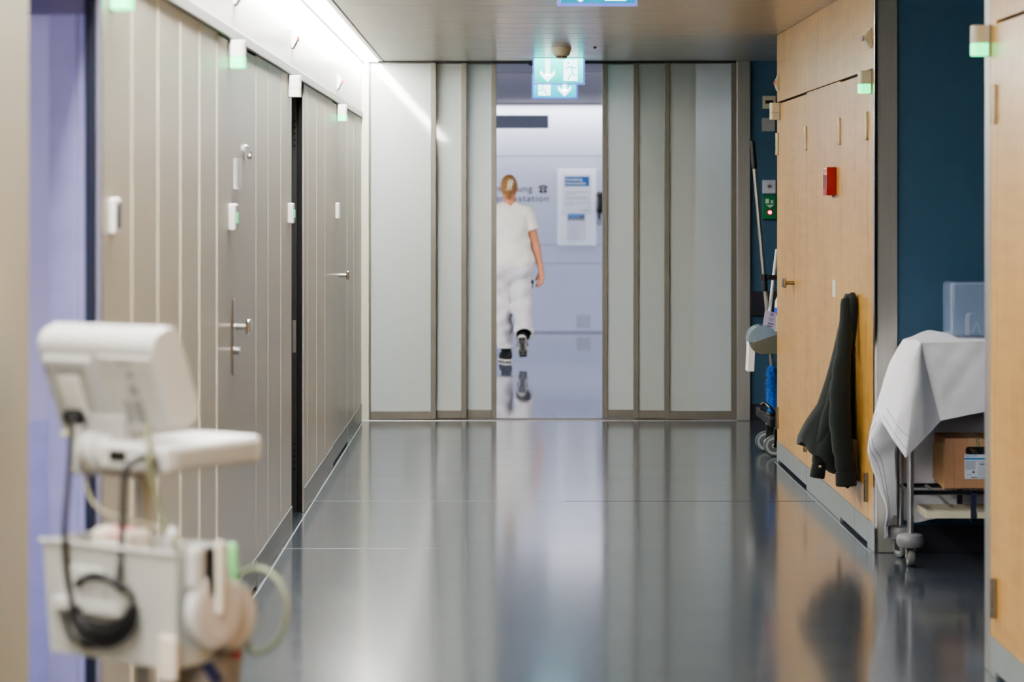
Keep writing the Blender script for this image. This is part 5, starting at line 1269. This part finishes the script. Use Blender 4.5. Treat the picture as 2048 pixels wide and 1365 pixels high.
    h.ball((.084, 22.488, 1.640), .1, 0, (.80, .97, 1.06)); h.cut((.084, 22.545, 1.66), (0, 1, -.45)); h.cut((.084, 22.49, 1.545), (0, .25, -1))
    h.cone((.080, 22.405, 1.535), .026, (.076, 22.385, 1.60), .034, .03); h.cone((.076, 22.385, 1.60), .034, (.094, 22.392, 1.690), .030, .02); h.cone((.094, 22.392, 1.69), .028, (.11, 22.42, 1.72), .018, .02)
    m = MB(); h.into(m, smooth=1); hair = m.build('hair', HAIR, r, sharp=180)
    m = MB()
    for dx, sgn in ((-.004, -1), (.014, 1)):
        m.tube(catmull([(.078 + dx, 22.352, 1.605), (.083 + dx * 1.2, 22.343, 1.635), (.092 + dx * 1.2, 22.345, 1.67), (.100 + dx, 22.358, 1.698)], 4), [.004 + .003 * math.sin(PI * i / 12) for i in range(13)], seg=10)
        for q in range(4): z = 1.612 + q * .022; m.tube([(.080 + dx + q * .006, 22.348, z), (.080 + dx + q * .006 + sgn * .014, 22.352, z - .004), (.080 + dx + q * .006 + sgn * .022, 22.365, z - .007)], .0026, seg=6)
    m.build('hair_clip', mat('pale horn clip', (230, 214, 186), .3), hair)
    # tunic
    def wrinkle(sd, amp, f):
        g = sd.coords(); sd.d = sd.d + (amp * (np.sin(g[2] * f + 6 * g[0] + 4 * np.sin(g[0] * 11)) * np.sin(g[0] * 17 + g[2] * 9 + 2) + .5 * np.sin(g[2] * f * 1.7 - 22 * g[0] + 1))).astype(np.float32)
    t = SDF((-.2, 22.3, .84), (.40, 22.7, 1.52), .0062)
    t.cone((xc - .11, Yb, 1.388), .078, (xc + .135, Yb, 1.388), .078, 0); t.cone((xc - .05, Yb, 1.425), .07, (xc + .05, Yb, 1.425), .07, .05)
    t.ball((xc, Yb, 1.27), .13, .05, (1.42, .97, 1.3)); t.ball((xc + .005, Yb, 1.10), .13, .06, (1.32, .93, 1.3)); t.ball((xc + .008, Yb - .005, .955), .14, .07, (1.50, 1.06, 1.1))
    t.cone((xc + .008, Yb - .005, .95), .14, (xc + .008, Yb - .005, .84), .142, .04, (1.5, 1.06, 1.0))
    wrinkle(t, .0052, 22); gg = t.coords(); t.d = t.d + (.005 * np.sin(55 * gg[2] + 9 * gg[0] + 3 * np.sin(7 * gg[0])) * np.exp(-((gg[2] - 1.06) / .09) ** 2)).astype(np.float32); t.cut((xc, Yb, .882), (0.06, 0, -1)); t.cut((xc, Yb + .03, 1.478), (0, .35, 1))
    m = MB(); t.into(m, smooth=1); tun = m.build('tunic', TUNIC, r, sharp=60)
    for pts, cutp in ((((.245, Yb, 1.385), (.318, Yb + .006, 1.19)), (.308, Yb, 1.232)), (((-.065, Yb, 1.385), (-.118, Yb + .03, 1.19)), (-.11, Yb, 1.232))):
        a, b = Vector(pts[0]), Vector(pts[1]); lo = [min(a[i], b[i]) - .11 for i in range(3)]; hi = [max(a[i], b[i]) + .11 for i in range(3)]
        q = SDF(lo, hi, .0058); q.cone(a, .076, b, .060, 0); wrinkle(q, .003, 40); q.cut(cutp, (b - a)); m = MB(); q.into(m, smooth=1); m.build('sleeve', TUNIC, tun, sharp=60)
    # trousers
    q = SDF((-.2, 21.95, .06), (.42, 22.75, .95), .0066)
    q.ball((xc + .004, Yb - .012, .86), .14, 0, (1.46, 1.02, 1.1))
    q.cone((xc - .09, Yb - .01, .84), .108, (.036, 22.5, .5), .082, .03); q.cone((.036, 22.5, .5), .082, (.048, 22.455, .07), .077, .04)
    q.cone((xc + .105, Yb - .01, .83), .110, (.203, 22.43, .5), .084, .03); q.cone((.203, 22.43, .5), .084, (.222, 22.02, .245), .088, .04)
    for sx in (-1, 1): q.ball((xc + .008 + sx * .088, Yb - .062, .865), .098, .022, (1.02, 1, 1.1))
    wrinkle(q, .0068, 24)
    gg = q.coords(); q.d = q.d + (.003 * np.sin(38 * gg[2] + 30 * np.abs(gg[0] - xc) + 5 * np.sin(9 * gg[0])) * np.exp(-((gg[2] - .52) / .16) ** 2) + .004 * np.sin(60 * gg[2] - 24 * gg[0]) * np.exp(-((gg[2] - .25) / .12) ** 2)).astype(np.float32)
    q.cut((xc, Yb, .925), (0, 0, 1)); g = q.coords()
    right = (g[0] > .135) & (g[1] < 22.36)
    d1 = np.where(g[0] < .132, .128 - g[2], -1); n = np.array((.02, -.70, -.60)); n /= np.linalg.norm(n)
    d2 = np.where(g[0] >= .132, (g[0] - .22) * n[0] + (g[1] - 22.072) * n[1] + (g[2] - .262) * n[2], -1)
    q.d = np.maximum(q.d, np.maximum(d1, d2)).astype(np.float32)
    for a, b, r0 in (((.036, 22.5, .42), (.048, 22.45, -.02), .058), ((.203, 22.43, .5), (.224, 21.95, .21), .070)):
        inner = SDF(q.lo, q.lo + q.h * (q.n - 1), q.h); inner.n = q.n; inner.d = np.full(q.d.shape, .3, np.float32); inner.cone(a, r0 - .02, b, r0 + .006, 0)
        q.d = np.maximum(q.d, -inner.d)
    m = MB(); q.into(m, smooth=1); tr_ = m.build('trousers', TROUS, r, sharp=60)
    m = MB(); m.box(.298, .312, Yb - .08, Yb - .02, .735, .765, 0, .003); m.box(.30, .306, Yb - .075, Yb - .025, .69, .74, 0, .002); m.build('pocket_clip', BLACKP, tr_)
    # socks
    SOCK = mat('black sock', (28, 27, 26), .9, var=.15, scale=80)
    for a, b in (((.05, 22.452, .26), (.05, 22.462, .075)), ((.208, 22.17, .37), (.207, 22.088, .285))):
        q = SDF([min(a[i], b[i]) - .07 for i in range(3)], [max(a[i], b[i]) + .07 for i in range(3)], .005); q.cone(a, .048, b, .038, 0); m = MB(); q.into(m, smooth=1); m.build('sock', SOCK, r, sharp=180)
    # shoes
    BLK = mat('black shoe fabric', (36, 34, 30), .7, var=.2, scale=60); SOLE = mat('pale shoe sole', (196, 190, 176), .6, var=.05); TREAD = mat('worn grey tread', (128, 124, 112), .7, var=.2, scale=50); DK = mat('dark tread', (58, 54, 46), .8)
    def shoe(M):
        u = SDF((-.07, -.17, -.01), (.07, .17, .16), .005)
        u.cone((0, -.092, .052), .040, (0, -.085, .105), .041, 0); u.cone((0, -.08, .06), .042, (0, .02, .055), .044, .03); u.cone((0, .02, .05), .044, (0, .095, .036), .036, .03); u.cut((0, 0, .024), (0, 0, -1)); u.cut((0, 0, .135), (0, 0, 1))
        m = MB(); u.into(m, smooth=1); m.xf(M); sh = m.build('shoe', BLK, r, sharp=60)
        o = SDF((-.07, -.17, -.01), (.07, .17, .05), .0045)
        o.cone((0, -.098, .02), .040, (0, -.02, .02), .036, 0); o.cone((0, -.02, .02), .036, (0, .055, .02), .047, .02); o.cone((0, .055, .02), .047, (0, .098, .02), .040, .02); o.cut((0, 0, .027), (0, 0, 1)); o.cut((0, 0, .004), (0, 0, -1))
        m = MB(); o.into(m, smooth=1); m.xf(M); so = m.build('sole', SOLE, sh, sharp=50)
        m = MB()
        m.box(-.030, .030, -.125, -.04, .0012, .0052, 0, .001); m.box(-.022, .022, -.04, .03, .0018, .0052, 0, .001); m.box(-.036, .036, .03, .125, .0012, .0052, 0, .001)
        for a, b, c, d in ((-.03, -.005, -.118, -.098), (.006, .03, -.118, -.098), (-.028, -.01, -.075, -.06), (-.004, .004, -.05, .04), (-.034, .034, .1, .124), (-.034, -.012, .06, .08), (.012, .034, .06, .08)): m.box(a, b, c, d, .0, .0025, 1, .0008)
        m.xf(M); m.build('tread', [TREAD, DK], so)
    shoe(Matrix.Translation((.046, 22.56, 0)) @ Matrix.Rotation(math.radians(13), 4, 'Z'))
    d = Vector((.06, .66, -.75)).normalized(); x = Vector((1, -.02, .06)); up = x.cross(d).normalized(); x = d.cross(up).normalized()
    toe = Vector((.214, 22.20, .058)); ctr = toe - d * .135
    M = Matrix(((x.x, d.x, up.x, ctr.x), (x.y, d.y, up.y, ctr.y), (x.z, d.z, up.z, ctr.z), (0, 0, 0, 1)))
    shoe(M)
person()

# ================================================================== LIGHT, WORLD, CAMERA
def area(name, loc, rot, sx, sy, power, col):
    l = bpy.data.lights.new(name, 'AREA'); l.shape = 'RECTANGLE'; l.size = sx; l.size_y = sy; l.energy = power; l.color = col
    o = bpy.data.objects.new(name, l); COL.objects.link(o); o.location = loc; o.rotation_euler = rot; return o
area('hall_fill_left', (-3.3, 19.5, 2.35), (math.radians(42), 0, 0), 2.4, 1.6, 235, (.95, .97, 1.0))  # added unseen fill, tilted to brighten the hall's far wall
area('hall_fill_right', (3.3, 19.5, 2.35), (math.radians(42), 0, 0), 2.4, 1.6, 135, (.95, .97, 1.0))  # added unseen fill, weaker to keep the right glass panels darker
area('corridor_fill', (.68, 4.3, 2.44), (0, 0, 0), 1.2, 4.6, 14, (1.0, .985, .96))  # added unseen fill overhead for the monitor, near maple wall and trolley
l = bpy.data.lights.new('room_lamp', 'POINT'); l.energy = 40; l.shadow_soft_size = .25; l.color = (.90, .88, 1.0)
o = bpy.data.objects.new('room_lamp', l); COL.objects.link(o); o.location = (-2.0, 4.2, 1.0)

w = bpy.data.worlds.new('World'); SC.world = w; w.use_nodes = True
bg = w.node_tree.nodes['Background']; bg.inputs[0].default_value = (.80, .88, 1.0, 1); bg.inputs[1].default_value = .3

cam = bpy.data.cameras.new('Camera'); co = bpy.data.objects.new('Camera', cam); COL.objects.link(co)
co.location = (0, 0, EYE); co.rotation_euler = (PI / 2, 0, 0)
cam.lens = 85.0; cam.sensor_width = 36.0; cam.sensor_fit = 'HORIZONTAL'
cam.shift_x = 24.0 / 2048; cam.shift_y = -280.5 / 2048
cam.clip_start = .05; cam.clip_end = 200
cam.dof.use_dof = True; cam.dof.focus_distance = 12.5; cam.dof.aperture_fstop = 3.2
SC.camera = co
SC.view_settings.view_transform = 'AgX'
SC.view_settings.look = 'AgX - Medium High Contrast'
SC.view_settings.exposure = 0.95
SC.cycles.max_bounces = 8; SC.cycles.glossy_bounces = 4; SC.cycles.transmission_bounces = 8; SC.cycles.transparent_max_bounces = 8
SC.cycles.sample_clamp_indirect = 6.0
SC.cycles.caustics_reflective = False; SC.cycles.caustics_refractive = False
